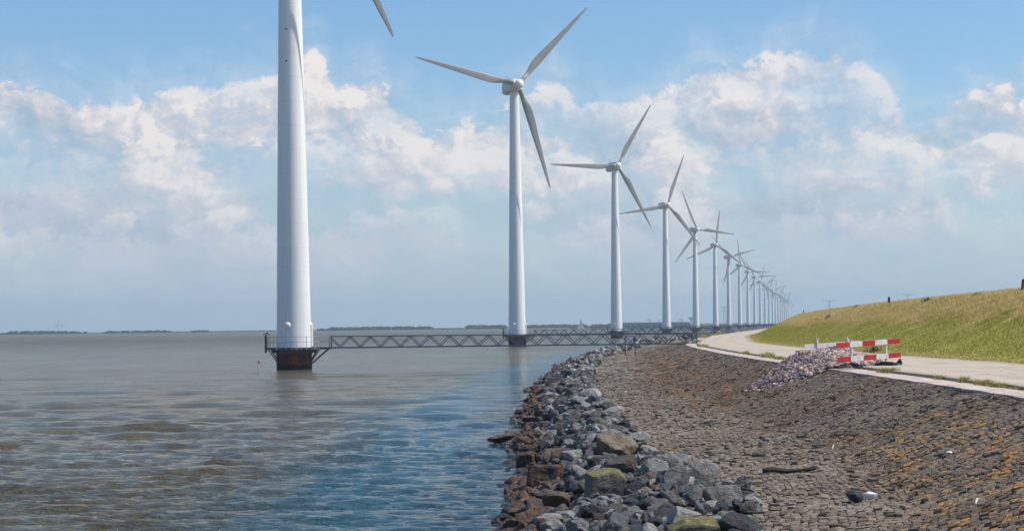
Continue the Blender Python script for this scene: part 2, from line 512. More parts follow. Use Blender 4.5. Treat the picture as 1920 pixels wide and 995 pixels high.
def block_material(name, island):
    """basalt columns: dark grey-brown, brown weathering, orange lichen in patches"""
    m, gg, bs = material(name)
    geo = gg.n('ShaderNodeNewGeometry')
    pos = geo.outputs['Position']
    uvn = gg.n('ShaderNodeUVMap').outputs[0]
    su = gg.n('ShaderNodeSeparateXYZ', {0: uvn})
    yy, dd = su.outputs[0], su.outputs[1]
    if island:
        rnd = geo.outputs['Random Per Island']
    else:
        vo = gg.n('ShaderNodeTexVoronoi', {'Vector': pos, 'Scale': 3.4})
        rnd = gg.n('ShaderNodeSeparateColor', {0: vo.outputs['Color']}).outputs[0]
    n_s = gg.noise(pos, 14, 5, .7)
    n_b = gg.noise(pos, .35, 4, .6)
    f = gg.m('ADD', gg.m('MULTIPLY', rnd, .42), gg.m('ADD', gg.m('MULTIPLY', n_s, .42), gg.m('MULTIPLY', n_b, .35)))
    c = gg.ramp(f, [(.28, (.078, .058, .042)), (.52, (.138, .105, .078)), (.76, (.20, .158, .120)), (1.0, (.30, .245, .195))])
    # lower berm: paler and greyer
    berm = gg.step(gg.m('ADD', dd, gg.m('MULTIPLY', gg.m('SUBTRACT', n_b, .5), 3.0)), -3.7, -4.6)
    c = gg.mix(gg.m('MULTIPLY', berm, .55), c, gg.ramp(f, [(.28, (.10, .080, .061)), (.58, (.185, .152, .120)), (.9, (.34, .29, .24))]))
    # brown weathering field on the slope
    br = gg.m('MULTIPLY', gg.step(gg.noise(pos, .16, 4, .6), .42, .60), gg.step(dd, -6.6, -4.5))
    c = gg.mix(gg.m('MULTIPLY', br, gg.step(yy, 30, 70, True, .28, .70)), c, gg.ramp(gg.m('ADD', gg.m('MULTIPLY', rnd, .5), gg.m('MULTIPLY', n_s, .6)), [(.3, (.075, .045, .022)), (.8, (.19, .105, .048))]))
    # orange lichen: patches near the camera and near the bridge
    zone = gg.m('MULTIPLY', gg.m('MULTIPLY', gg.step(yy, 50, 39), gg.step(dd, -4.3, -3.2)), gg.step(dd, -.5, -1.4))
    spots = gg.step(gg.m('ADD', gg.m('ADD', gg.m('MULTIPLY', gg.noise(pos, 1.1, 3, .6), .5), gg.m('MULTIPLY', gg.noise(pos, 9, 4, .7), .5)), gg.m('MULTIPLY', rnd, .20)), .655, .71)
    c = gg.mix(gg.m('MULTIPLY', gg.m('MULTIPLY', zone, spots), .95), c, gg.ramp(n_s, [(.35, (.24, .115, .03)), (.62, (.54, .27, .045))]))
    zone2 = gg.m('MULTIPLY', gg.m('MULTIPLY', gg.step(yy, 60, 75), gg.step(yy, 200, 160)), gg.m('MULTIPLY', gg.step(dd, -6.0, -4.2), gg.step(dd, -.7, -2.2)))
    spots2 = gg.step(gg.m('ADD', gg.m('MULTIPLY', gg.noise(pos, 1.2, 5, .7), .8), gg.m('MULTIPLY', rnd, .2)), .47, .60)
    c = gg.mix(gg.m('MULTIPLY', gg.m('MULTIPLY', zone2, spots2), .68), c, (.235, .115, .045))
    # pale edge along the top
    gg.put(bs.inputs['Base Color'], c)
    bs.inputs['Roughness'].default_value = .82
    bs.inputs['Specular IOR Level'].default_value = .3
    if island:
        h = gg.noise(pos, 22, 4, .7)
        b = gg.n('ShaderNodeBump', {'Height': h, 'Strength': .5, 'Distance': .025})
    else:
        b = gg.n('ShaderNodeBump', {'Height': gg.m('ADD', rnd, gg.noise(pos, 5, 4, .7)), 'Strength': .9, 'Distance': .08})
    gg.put(bs.inputs['Normal'], b.outputs[0])
    return m


M['block'] = block_material('basalt_blocks', True)
M['block_far'] = block_material('basalt_far', False)

# dike grass: green flank, dry yellow crest; UV = (depth, distance from the road edge)
m, gg, bs = material('dike_grass')
geo = gg.n('ShaderNodeNewGeometry')
pos = geo.outputs['Position']
uvn = gg.n('ShaderNodeUVMap').outputs[0]
dd = gg.n('ShaderNodeSeparateXYZ', {0: uvn}).outputs[1]
nb = gg.noise(pos, .35, 5, .65)
ns = gg.noise(pos, 3.5, 5, .7)
rnd = geo.outputs['Random Per Island']
green = gg.ramp(gg.m('ADD', gg.m('MULTIPLY', nb, .6), gg.m('ADD', gg.m('MULTIPLY', ns, .3), gg.m('MULTIPLY', rnd, .22))),
                [(.30, (.21, .22, .030)), (.55, (.32, .30, .050)), (.8, (.44, .39, .11))])
dry = gg.ramp(gg.m('ADD', gg.m('MULTIPLY', ns, .6), gg.m('ADD', gg.m('MULTIPLY', rnd, .35), gg.m('MULTIPLY', nb, .15))),
              [(.30, (.40, .31, .12)), (.55, (.60, .45, .22)), (.85, (.72, .57, .33))])
dn = gg.m('ADD', dd, gg.m('ADD', gg.m('MULTIPLY', gg.m('SUBTRACT', nb, .5), 4.5), gg.m('MULTIPLY', gg.m('SUBTRACT', ns, .5), 1.6)))
crest = gg.m('MULTIPLY', gg.step(dn, 11.0, 12.9, True, 0.0, .9), gg.m('ADD', .35, gg.m('MULTIPLY', .65, gg.step(gg.noise(pos, .8, 4, .6), .36, .56))))
foot = gg.m('MULTIPLY', gg.step(gg.m('ADD', dd, gg.m('MULTIPLY', gg.m('SUBTRACT', ns, .5), 1.2)), 8.7, 7.6), .5)
mow = gg.noise(gg.n('ShaderNodeCombineXYZ', {0: gg.m('MULTIPLY', gg.n('ShaderNodeSeparateXYZ', {0: uvn}).outputs[0], .035), 1: gg.m('MULTIPLY', dd, 1.5)}).outputs[0], 1.0, 4, .6)
green = gg.mix(gg.step(mow, .50, .66, True, 0, .38), green, (.34, .27, .09))
green = gg.mix(gg.step(gg.noise(pos, 1.1, 4, .65), .60, .70, True, 0, .45), green, (.085, .11, .022))
c = gg.mix(gg.m('MAXIMUM', crest, foot), green, dry)
gg.put(bs.inputs['Base Color'], c)
bs.inputs['Roughness'].default_value = .8
bs.inputs['Specular IOR Level'].default_value = .2


def leafy(gg, bs, col_, f=.42):
    tr = gg.n('ShaderNodeBsdfTranslucent', {'Color': col_})
    mx = gg.n('ShaderNodeMixShader', {0: f, 1: bs.outputs[0], 2: tr.outputs[0]})
    out_ = [n_ for n_ in gg.t.nodes if n_.type == 'OUTPUT_MATERIAL'][0]
    gg.t.links.new(mx.outputs[0], out_.inputs['Surface'])


M['grass'] = m
m2 = m.copy()
m2.name = 'dike_grass_blades'
g2 = G.__new__(G); g2.t = m2.node_tree
b2 = [n_ for n_ in m2.node_tree.nodes if n_.type == 'BSDF_PRINCIPLED'][0]
leafy(g2, b2, b2.inputs['Base Color'].links[0].from_socket)
M['grass_blade'] = m2


# light concrete road with worn tracks and hairline cracks
m, gg, bs = material('road_concrete')
pos = gg.n('ShaderNodeNewGeometry').outputs['Position']
dd = gg.n('ShaderNodeSeparateXYZ', {0: gg.n('ShaderNodeUVMap').outputs[0]}).outputs[1]
n1_ = gg.noise(pos, .5, 5, .65)
n2_ = gg.noise(pos, 18, 4, .7)
c = gg.ramp(gg.m('ADD', gg.m('MULTIPLY', n1_, .6), gg.m('MULTIPLY', n2_, .4)), [(.32, (.36, .295, .235)), (.52, (.48, .40, .32)), (.72, (.57, .48, .39))])
crk = gg.n('ShaderNodeTexVoronoi', {'Vector': gg.vm('ADD', pos, gg.vm('MULTIPLY', gg.n('ShaderNodeTexNoise', {'Vector': pos, 'Scale': 1.2, 'Detail': 4.0}).outputs['Color'], (1.6, 1.6, 0))), 'Scale': .22}, feature='DISTANCE_TO_EDGE')
ck = gg.m('MULTIPLY', gg.m('LESS_THAN', crk.outputs['Distance'], .006), gg.step(gg.noise(pos, .3, 2, .5), .45, .6))
c = gg.mix(gg.m('MULTIPLY', ck, .75), c, (.10, .085, .07))
yv_ = gg.n('ShaderNodeSeparateXYZ', {0: gg.n('ShaderNodeUVMap').outputs[0]}).outputs[0]
jt = gg.m('LESS_THAN', gg.m('FRACT', gg.m('ADD', gg.m('DIVIDE', yv_, 6.0), gg.m('MULTIPLY', gg.noise(pos, .4, 2, .5), .03))), .012)
c = gg.mix(gg.m('MULTIPLY', jt, .5), c, (.15, .125, .10))
trk = gg.m('MAXIMUM', gg.step(gg.m('ABSOLUTE', gg.m('SUBTRACT', dd, 2.9)), .55, .1), gg.step(gg.m('ABSOLUTE', gg.m('SUBTRACT', dd, 4.9)), .55, .1))
c = gg.mix(gg.m('MULTIPLY', trk, gg.m('MULTIPLY', gg.step(gg.noise(gg.vm('MULTIPLY', pos, (1, .2, 1)), .9, 4, .6), .4, .6), .28)), c, (.24, .20, .165))
edg = gg.m('MAXIMUM', gg.step(gg.m('ADD', dd, gg.m('MULTIPLY', n1_, -1.6)), .95, .35), gg.step(gg.m('ADD', dd, gg.m('MULTIPLY', n1_, 1.8)), 7.2, 8.0))
c = gg.mix(gg.m('MULTIPLY', edg, .55), c, (.20, .165, .10))
c = gg.mix(gg.m('MULTIPLY', gg.step(gg.noise(gg.vm('MULTIPLY', pos, (1.0, .15, 1)), 1.1, 4, .6), .56, .72), .25), c, (.22, .195, .17))
gg.put(bs.inputs['Base Color'], c)
bs.inputs['Roughness'].default_value = .85
gg.put(bs.inputs['Normal'], gg.n('ShaderNodeBump', {'Height': n2_, 'Strength': .3, 'Distance': .02}).outputs[0])
M['road'] = m

# pinkish paving strip along the road's seaward edge
m, gg, bs = material('edge_pavers')
pos = gg.n('ShaderNodeNewGeometry').outputs['Position']
vo = gg.n('ShaderNodeTexVoronoi', {'Vector': pos, 'Scale': 2.3}, feature='DISTANCE_TO_EDGE')
vc = gg.n('ShaderNodeTexVoronoi', {'Vector': pos, 'Scale': 2.3})
rc = gg.n('ShaderNodeSeparateColor', {0: vc.outputs['Color']}).outputs[0]
c = gg.ramp(gg.m('ADD', gg.m('MULTIPLY', rc, .5), gg.m('MULTIPLY', gg.noise(pos, 9, 5, .7), .5)), [(.25, (.38, .31, .27)), (.75, (.62, .52, .46))])
c = gg.mix(gg.m('MULTIPLY', gg.step(vo.outputs['Distance'], .05, .01), .7), c, (.13, .115, .09))
gg.put(bs.inputs['Base Color'], c)
bs.inputs['Roughness'].default_value = .85
gg.put(bs.inputs['Normal'], gg.n('ShaderNodeBump', {'Height': vo.outputs['Distance'], 'Strength': .6, 'Distance': .08}).outputs[0])
M['pavers'] = m

# ------------------------------------------------------------------ ground, paving, road, dike
Yg = np.concatenate([np.arange(-80, 20, 5), np.arange(20, 130, 1.0), np.arange(130, 420, 2.5), np.arange(420, 900, 12), np.geomspace(900, 6200, 40)])
Dg = np.concatenate([[-1500, -400, -80, -40, -20], np.arange(-15, -7.9, .6), np.arange(-7.8, 0.01, .65), [0.02, 1.05, 3, 5, 7.3], np.arange(7.6, 20, .55), [24, 28, 33, 40, 120, 900, 2400]])
Dg = np.unique(np.round(Dg, 3))
def bed_z(Y, D):
    return ground_z(Y, D) - .13 * ((D > -8.6) & (D < -.02) & (Y > 15) & (Y < 262))


gm = strip_mesh('ground', Yg, Dg, [M['bed'], M['grass'], M['block_far']],
                matf=lambda d: np.where(d > 7.2, 1, 0), zfun=bed_z)
# the far stretch of the slope gets the plain basalt surface
tag(obj('ground', gm), kind='structure')

far_y = np.concatenate([np.arange(258, 420, 3.0), np.arange(420, 1000, 20)])
tag(obj('stone_pavement_beyond', strip_mesh('stone_pavement_beyond', far_y, np.arange(-8.3, 0.03, .5)[:-1].tolist() + [0.0], [M['block_far']], zoff=.05)), kind='structure')


def block_pavement(y0, y1, sd, sy):
    """single basalt blocks with uneven heads, fitted together in a rough bond"""
    nrow = int(round(8.28 / sd))
    sd = 8.28 / nrow
    ncol = int((y1 - y0) / sy)
    hp = 2 * ncol + 6
    # shared, jittered corners: line k, half step j
    jy = rng.normal(0, .20, (nrow + 1, hp)) * sy
    jd = rng.normal(0, .22, (nrow + 1, hp)) * sd
    jd[0] *= .3
    jd[-1] = -np.abs(jd[-1]) * .1
    J = np.arange(hp)
    LY = y0 + J[None] * sy / 2 + jy
    LD = -8.30 + np.arange(nrow + 1)[:, None] * sd + jd + np.where(J % 2, .16, -.16)[None] * sd * 0
    # slow drift so the courses wander
    wob = .10 * np.sin(LY * .55 + LD * .7) + .06 * np.sin(LY * 1.3 - LD * 1.9)
    fade = np.clip(np.minimum(-LD, LD + 8.3) / .8, 0, 1)
    LD = np.minimum(LD + wob * fade, -.012)
    PY, PD = [], []
    for k_ in range(nrow):
        o_ = k_ % 2
        j0 = np.arange(ncol) * 2 + o_
        PY.append(np.stack([LY[k_, j0], LY[k_, j0 + 1], LY[k_, j0 + 2], LY[k_ + 1, j0 + 2], LY[k_ + 1, j0 + 1], LY[k_ + 1, j0]], 1))
        PD.append(np.stack([LD[k_, j0], LD[k_, j0 + 1], LD[k_, j0 + 2], LD[k_ + 1, j0 + 2], LD[k_ + 1, j0 + 1], LD[k_ + 1, j0]], 1))
    py, pd = np.concatenate(PY), np.concatenate(PD)
    n = len(py)
    cy, cd = py.mean(1, keepdims=True), pd.mean(1, keepdims=True)
    gap = rng.uniform(.88, 1.0, (n, 1))
    # rounded corners differ from block to block
    ry, rd = py - cy, pd - cd
    py, pd = cy + ry * gap * rng.uniform(.88, 1.04, (n, 6)), cd + rd * gap * rng.uniform(.88, 1.04, (n, 6))
    pd = np.minimum(pd, -.01)
    sc = min(sd / .24, .8)
    hh = rng.gamma(1.6, .0065, (n, 1)) * sc + .012
    hh += (rng.random((n, 1)) < .05) * rng.uniform(.02, .06, (n, 1))
    hh -= (rng.random((n, 1)) < .06) * .05
    ty_, td_ = rng.normal(0, .045 * .15 / max(sd, .15), (n, 1)), rng.normal(0, .045 * .15 / max(sd, .15), (n, 1))
    wav = .035 * np.sin(cy * .9 + cd * 1.3) + .025 * np.sin(cy * .37 - cd * .8)
    gz = ground_z(py, pd)
    sh = rng.uniform(.74, .9, (n, 1))
    ty, td = cy + (py - cy) * sh, cd + (pd - cd) * sh
    ztop = ground_z(ty, td) + hh + (ty - cy) * ty_ + (td - cd) * td_ + wav + rng.normal(0, .005, (n, 6))
    zmid = gz + hh + (py - cy) * ty_ + (pd - cd) * td_ + wav - rng.uniform(.008, .030, (n, 1)) * sc
    bot = np.stack([E(py) + pd, py, gz - .16], -1)
    mid = np.stack([E(py) + pd, py, zmid], -1)
    top_ = np.stack([E(ty) + td, ty, ztop], -1)
    v = np.concatenate([bot, mid, top_], 1).reshape(-1, 3)
    uv = np.stack([np.concatenate([py, py, ty], 1), np.concatenate([pd, pd, td], 1)], -1).reshape(-1, 2)
    b_ = np.arange(n)[:, None] * 18
    qs = []
    for a0 in (0, 6):
        for i_ in range(6):
            j_ = (i_ + 1) % 6
            qs.append(np.concatenate([b_ + a0 + j_, b_ + a0 + i_, b_ + a0 + 6 + i_, b_ + a0 + 6 + j_], 1))
    return np_mesh('stone_pavement', v, [np.concatenate(qs), (b_ + 12 + np.arange(5, -1, -1)[None])], [M['block']], uv=uv)


tag(obj('stone_pavement', block_pavement(22.0, 110.0, .128, .185)), kind='structure')
tag(obj('stone_pavement', block_pavement(110.1, 262.0, .40, .62)), kind='structure')

Yr = np.concatenate([np.arange(-60, 20, 4), np.arange(20, 420, 1.5), np.arange(420, 900, 12)])


def road_edge(Y):
    return 1.12 + .05 * np.sin(Y * .7) + .04 * np.sin(Y * 1.9 + 1)


def slab(name, Yv, d0f, d1f, thick, mat_, nd=6, drop=.15):
    """a paved slab with a real edge"""
    d0, d1 = d0f(Yv), d1f(Yv)
    T = np.linspace(0, 1, nd)
    DD = np.concatenate([d0[:, None], d0[:, None] + (d1 - d0)[:, None] * T[None], d1[:, None]], 1)
    YY = np.repeat(Yv[:, None], nd + 2, 1)
    Z = ground_z(YY, DD) + thick
    Z[:, 0] -= thick + drop
    Z[:, -1] -= thick + drop
    X = E(YY) + DD
    n = nd + 2
    v = np.stack([X, YY, Z], -1).reshape(-1, 3)
    i = (np.arange(len(Yv) - 1)[:, None] * n + np.arange(n - 1)[None]).ravel()
    f = np.stack([i, i + 1, i + n + 1, i + n], -1)
    return np_mesh(name, v, f, [mat_], uv=np.stack([YY, DD], -1).reshape(-1, 2))


tag(obj('kerb_path', slab('kerb_path', Yr, lambda y: 0.0 * y + .02 + .03 * np.sin(y * 2.1), lambda y: 0 * y + 1.02, .055, M['pavers'])), kind='structure')
tag(obj('road', slab('road', Yr, road_edge, lambda y: 0 * y + 7.25 + .1 * np.sin(y * .8) + .08 * np.sin(y * 2.3), .13, M['road'], 10)), kind='structure')

# ------------------------------------------------------------------ grass on the dike
def blades(Y, D, z0, h, w, lean, mat_, name, colour_uv=None):
    """one bent triangle-strip blade per entry"""
    n = len(Y)
    a = rng.uniform(0, 2 * np.pi, n)
    X = E(Y) + D
    ca, sa = np.cos(a), np.sin(a)
    la = rng.uniform(0, 2 * np.pi, n)
    lx, ly = np.cos(la) * lean * h, np.sin(la) * lean * h
    p0 = np.stack([X - ca * w, Y - sa * w, z0], -1)
    p1 = np.stack([X + ca * w, Y + sa * w, z0], -1)
    p2 = np.stack([X + ca * w * .7 + lx * .35, Y + sa * w * .7 + ly * .35, z0 + h * .6], -1)
    p3 = np.stack([X - ca * w * .7 + lx * .35, Y - sa * w * .7 + ly * .35, z0 + h * .6], -1)
    p4 = np.stack([X + lx, Y + ly, z0 + h], -1)
    v = np.stack([p0, p1, p2, p3, p4], 1).reshape(-1, 3)
    b = np.arange(n)[:, None] * 5
    q = np.concatenate([b, b + 1, b + 2, b + 3], 1)
    t = np.concatenate([b + 3, b + 2, b + 4], 1)
    uv = np.repeat(np.stack([Y, D], -1), 5, 0)
    return np_mesh(name, v, [q, t], [mat_], uv=uv)


nG = 230000
Yb = 52 + (340 - 52) * rng.random(nG) ** 1.7
Db = rng.uniform(7.35, 17.5, nG)
clump = np.sin(Yb * 1.7 + Db * 2.3) * np.sin(Yb * .6 - Db * 1.1) * .5 + .5
tall = np.clip((Db - 11.2) / 2.0, 0, 1)
hb = (.035 + .07 * rng.random(nG)) * (1 - tall) + tall * (.12 + .24 * rng.random(nG) * (.4 + .6 * clump)) + (Db < 7.9) * .10 * rng.random(nG)
wb = .012 + .010 * rng.random(nG) + Yb * .00006
tag(obj('dike_grass', blades(Yb, Db, ground_z(Yb, Db) - .02, hb, wb, .7, M['grass_blade'], 'dike_grass')),
    'short green grass and dry yellow crest grass covering the dike', 'grass', kind='stuff')

# grass tufts in the joint between the road and the paving strip
m, gg, bs = material('tuft_grass')
geo = gg.n('ShaderNodeNewGeometry')
c = gg.ramp(geo.outputs['Random Per Island'], [(0.0, (.17, .19, .03)), (.5, (.28, .26, .07)), (1.0, (.48, .37, .18))])
gg.put(bs.inputs['Base Color'], c)
bs.inputs['Roughness'].default_value = .8
leafy(gg, bs, c)
M['tuft'] = m
m, gg, bs = material('weed_green')
geo = gg.n('ShaderNodeNewGeometry')
c = gg.ramp(geo.outputs['Random Per Island'], [(0.0, (.04, .075, .012)), (1.0, (.12, .16, .03))])
gg.put(bs.inputs['Base Color'], c)
bs.inputs['Roughness'].default_value = .7
M['weed'] = m


def tuft(Y, d, ly, ld, h, n, label, mat_='tuft', name='grass_tuft', cat='grass tuft', group='grass tufts along the road edge', wid=.014):
    c0 = shore(Y, d, .03)
    yy = rng.normal(0, ly / 2, n).clip(-ly, ly)
    dd_ = rng.normal(0, ld / 2, n).clip(-ld, ld)
    me = blades(Y + yy, d + dd_, ground_z(Y + yy, d + dd_) + .02, h * rng.uniform(.35, 1, n) * np.exp(-(yy / ly) ** 2), np.full(n, wid), .6, M[mat_], name)
    v = np.empty(len(me.vertices) * 3, np.float32)
    me.vertices.foreach_get('co', v)
    v = v.reshape(-1, 3) - np.array(c0, np.float32)
    me.vertices.foreach_set('co', v.ravel())
    me.update()
    o = obj(name, me, None, c0)
    return tag(o, label, cat, group)


# ------------------------------------------------------------------ water
m, gg, bs = material('brackish_water')
geo = gg.n('ShaderNodeNewGeometry')
pos = geo.outputs['Position']
shd = gg.n('ShaderNodeSeparateXYZ', {0: gg.n('ShaderNodeUVMap').outputs[0]}).outputs[0]     # metres to the waterline
yy = gg.n('ShaderNodeSeparateXYZ', {0: pos}).outputs[1]
silt_wave_tone = gg.noise(gg.vm('MULTIPLY', pos, (.07, .035, 1)), 1.0, 9, .74)  # silt patches that also carry the light and dark of wave streaks
gust = gg.noise(gg.vm('MULTIPLY', gg.vm('ADD', pos, (31.0, 7.0, 0)), (.05, .03, 1)), 1.0, 9, .76)
murk = gg.ramp(silt_wave_tone, [(.36, (.080, .070, .042)), (.50, (.105, .087, .048)), (.64, (.150, .118, .058))])
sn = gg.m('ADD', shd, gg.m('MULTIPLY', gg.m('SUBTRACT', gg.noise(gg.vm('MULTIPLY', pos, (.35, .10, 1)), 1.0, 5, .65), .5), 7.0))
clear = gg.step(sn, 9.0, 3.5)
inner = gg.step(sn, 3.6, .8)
c = gg.mix(gg.m('MULTIPLY', clear, .95), murk, (.032, .098, .138))  # blue: clearer shore water with reflected sky painted into its colour
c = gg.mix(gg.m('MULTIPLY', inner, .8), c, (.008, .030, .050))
foam = gg.m('MULTIPLY', gg.step(gg.noise(gg.vm('MULTIPLY', pos, (.45, .9, 1)), 1.0, 6, .75), .715, .74), gg.step(sn, 6, 14))
c = gg.mix(gg.m('MULTIPLY', foam, .75), c, (.55, .52, .47))
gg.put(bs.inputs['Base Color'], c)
bs.inputs['IOR'].default_value = 1.333
gg.put(bs.inputs['Specular IOR Level'], gg.m('MULTIPLY', gg.step(yy, 50, 450, False, .40, .15), gg.m('MULTIPLY', gg.step(gust, .43, .57, True, .35, 1.7), gg.step(clear, 0, 1, False, 1.0, 1.35))))
gg.put(bs.inputs['Roughness'], gg.step(yy, 50, 700, False, .05, .32))
wv = gg.vm('ADD', pos, gg.vm('MULTIPLY', gg.n('ShaderNodeTexNoise', {'Vector': pos, 'Scale': .5, 'Detail': 3.0}).outputs['Color'], (1.5, 1.5, 0)))
w1 = gg.noise(gg.vm('MULTIPLY', wv, (.50, 1.25, 1)), 2.0, 6, .66, .5)
w2 = gg.noise(gg.vm('MULTIPLY', wv, (.20, .50, 1)), 1.0, 5, .62, .3)
w3 = gg.noise(gg.vm('MULTIPLY', pos, (.7, 1.5, 1)), 6.0, 4, .62)
h = gg.m('ADD', gg.m('MULTIPLY', w1, .42), gg.m('ADD', gg.m('MULTIPLY', gg.m('MULTIPLY', w2, .62), gg.step(clear, 0, 1, False, 1.0, .45)), gg.m('MULTIPLY', w3, .14)))
bp = gg.n('ShaderNodeBump', {'Height': h, 'Strength': 1.0, 'Distance': 1.0})
gg.put(bs.inputs['Normal'], bp.outputs[0])
M['water'] = m

nr = 560
inv = np.linspace(1 / 30.0, 1 / 420.0, nr)
Yw = np.concatenate([np.arange(-60, 30, 3.0), 1 / inv, np.geomspace(430, 6200, 60)])
tw = np.concatenate([np.linspace(-.46, -.30, 30)[:-1], np.linspace(-.30, .07, 760), np.linspace(.07, .42, 60)[1:]])
YY, TT = np.meshgrid(Yw, tw, indexing='ij')
XX = np.where(YY > 30, YY, 30.0) * TT
Zw = np.zeros_like(XX)
wr = np.random.default_rng(5)
for i in range(80):
    lam = 0.32 * (13.0 / .32) ** (i / 79.0)
    ang = wr.normal(0, .42 if lam < 1.2 else .24)
    kx, ky = 2 * np.pi / lam * math.sin(ang), 2 * np.pi / lam * math.cos(ang)
    amp = .0066 * lam ** .70 * (1.25 if lam < 2.2 else 1.25 * (2.2 / lam) ** .75)
    # wave groups
    env = .65 + .5 * np.sin(XX * wr.uniform(.02, .12) + YY * wr.uniform(.02, .1) + wr.uniform(0, 6.3))
    nyq = np.clip(lam / np.maximum(.06, YY ** 2 * 1.3e-4) - .6, 0, 1)
    Zw += amp * env * nyq * np.sin(kx * XX + ky * YY + wr.uniform(0, 6.3))
Zw += 1.6 * Zw ** 2 * np.sign(Zw)
Wd = E(YY) - 8 - 3.15 * WID(YY)
dist = Wd - XX
Zw *= np.clip(.35 + dist / 9, .35, 1)
nr_, nc_ = XX.shape
i = (np.arange(nr_ - 1)[:, None] * nc_ + np.arange(nc_ - 1)[None]).ravel()
fw = np.stack([i, i + 1, i + nc_ + 1, i + nc_], -1)
# no water inland of the bank
keep = (dist.ravel()[i] > -7.0)
fw = fw[keep]
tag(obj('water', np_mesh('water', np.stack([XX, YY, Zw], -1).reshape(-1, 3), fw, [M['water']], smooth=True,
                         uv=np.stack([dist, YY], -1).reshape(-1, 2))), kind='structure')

# ------------------------------------------------------------------ rocks
def ico(sub):
    import bmesh
    bm = bmesh.new()
    bmesh.ops.create_icosphere(bm, subdivisions=sub, radius=1.0)
    v = np.array([x.co[:] for x in bm.verts])
    f = np.array([[x.index for x in fc_.verts] for fc_ in bm.faces])
    bm.free()
    return v, f


ICO = {s_: ico(s_) for s_ in (1, 2, 3, 4)}


def rock_shape(sub, seed, planes=11, rough=.03, boxy=False):
    """an angular boulder: a ball cut by random planes"""
    r_ = np.random.default_rng(seed)
    v, f = ICO[sub]
    n = r_.normal(size=(planes, 3))
    n /= np.linalg.norm(n, axis=1)[:, None]
    hgt = r_.uniform(.46, .90, planes)
    if boxy:
        n = np.array([(1, 0, 0), (-1, 0, 0), (0, 1, 0), (0, -1, 0), (0, 0, 1), (0, 0, -1)], float) + r_.normal(0, .13, (6, 3))
        x_ = r_.normal(size=(4, 3)); x_[:, 2] = np.abs(x_[:, 2])
        n = np.concatenate([n, x_])
        n /= np.linalg.norm(n, axis=1)[:, None]
        hgt = np.concatenate([r_.uniform(.62, .72, 6), r_.uniform(.80, .95, 4)])
    dots = v @ n.T
    rad = np.where(dots > .05, hgt[None] / np.maximum(dots, .05), 9).min(1)
    rad = np.minimum(rad, 1.18)
    if rough:
        for fr_ in (2.5, 5.5, 11.0):
            ph = r_.uniform(0, 6.3, 6)
            rad *= 1 + rough * 2.2 / fr_ * (np.sin(v[:, 0] * fr_ + ph[0] + 1.5 * np.sin(v[:, 1] * fr_ + ph[1])) + np.sin(v[:, 1] * fr_ + ph[2]) * np.sin(v[:, 2] * fr_ + ph[3]))
    p = v * rad[:, None]
    sc = np.array([1.0, r_.uniform(.6, .95), r_.uniform(.45, .78)])
    return p * sc, f


def rock_right(Y):
    return np.interp(Y, [24, 30, 35, 39, 44], [-6.2, -6.35, -6.5, -7.4, -7.95])


def place_field():
    """rock centres: (Y, d, z, size, seed, quaternion)"""
    out = []
    y = 22.0
    segs = [(22, 60, .34), (60, 110, .42), (110, 180, .52), (180, 300, .72), (300, 620, 1.1)]
    for y0, y1, size in segs:
        ym = (y0 + y1) / 2
        w = 4.7 + 3.6 * (float(WID(ym)) - 1)
        nmb = int((y1 - y0) * (w + (.9 if y0 < 30 else 0)) / (size * size) * 1.7)
        Y = rng.uniform(y0, y1, nmb)
        lo = -8.0 - (4.35 + .55 * np.clip(np.sin(Y * .83) + np.sin(Y * .37 + 1) + .6 * np.sin(Y * 2.1), -.6, 1.6)) * WID(Y)
        d = lo + (rock_right(Y) - lo) * rng.beta(1.1, 1.1, nmb)
        s = size * np.exp(rng.normal(0, .36, nmb)).clip(.5, 1.75)
        z = ground_z(Y, d) + rng.uniform(-.10, .30, nmb) * s
        # crest layer
        mid = np.exp(-((d + 9.4) / 1.3) ** 2) + np.exp(-((d - rock_right(Y) + .7) / .8) ** 2) * .4
        z += mid * rng.uniform(0, .30, nmb)
        out.append(np.stack([Y, d, z, s], -1))
    return np.concatenate(out)


RK = place_field()
Xr = E(RK[:, 0]) + RK[:, 1]
up_, vp_ = to_px(Xr, RK[:, 0], RK[:, 2])
big_px = RK[:, 3] / RK[:, 0] * F
inview = (up_ > 900) & (up_ < 1500) & (vp_ < 1010 + big_px * .3) & (vp_ > 600)
# how much a rock stands above its neighbours
# boulders the photo shows as landmarks: (column, row of the middle, width in px, depth, colour, flatness, label)
LAND = [
    (1136, 912, 72, 41.5, 'moss', .95, 'big square boulder with yellow-green moss on top and dark front'),
    (1160, 838, 80, 49.0, 'tan', .72, 'large brown boulder with a long sloping top in the upper rocks'),
    (1166, 876, 62, 45.0, 'tan', .75, 'smooth tan boulder lying just behind the mossy square boulder'),
    (1070, 858, 42, 47.5, 'pale', .8, 'pale pointed boulder left of the smooth tan boulder'),
    (1020, 892, 62, 43.5, 'rust', .75, 'big wedge boulder, slate on the left face and rust brown below'),
    (984, 862, 36, 48.0, 'rust', .8, 'bright rust orange block standing by the water'),
    (1042, 940, 50, 39.5, 'tan', .85, 'tan topped slab boulder tilted above the rusty stones'),
    (940, 820, 52, 66.0, 'dark', .36, 'flat dark slab jutting furthest into the water'),
    (994, 786, 30, 78.0, 'pale', .45, 'flat white topped stone among brown rocks near the waterline'),
    (1354, 930, 66, 36.0, 'grey', .6, 'blue grey flat topped boulder on the landward edge of the rocks'),
    (1282, 972, 62, 35.0, 'pale', .75, 'rounded grey and white boulder in front of the landward rocks'),
    (1390, 985, 80, 33.0, 'dark', .6, 'dark slate boulder at the landward end of the bottom rocks'),
    (1298, 988, 90, 33.6, 'moss', .5, 'olive mossed flat boulder at the bottom edge of the rocks'),
]
kill = np.zeros(len(RK), bool)
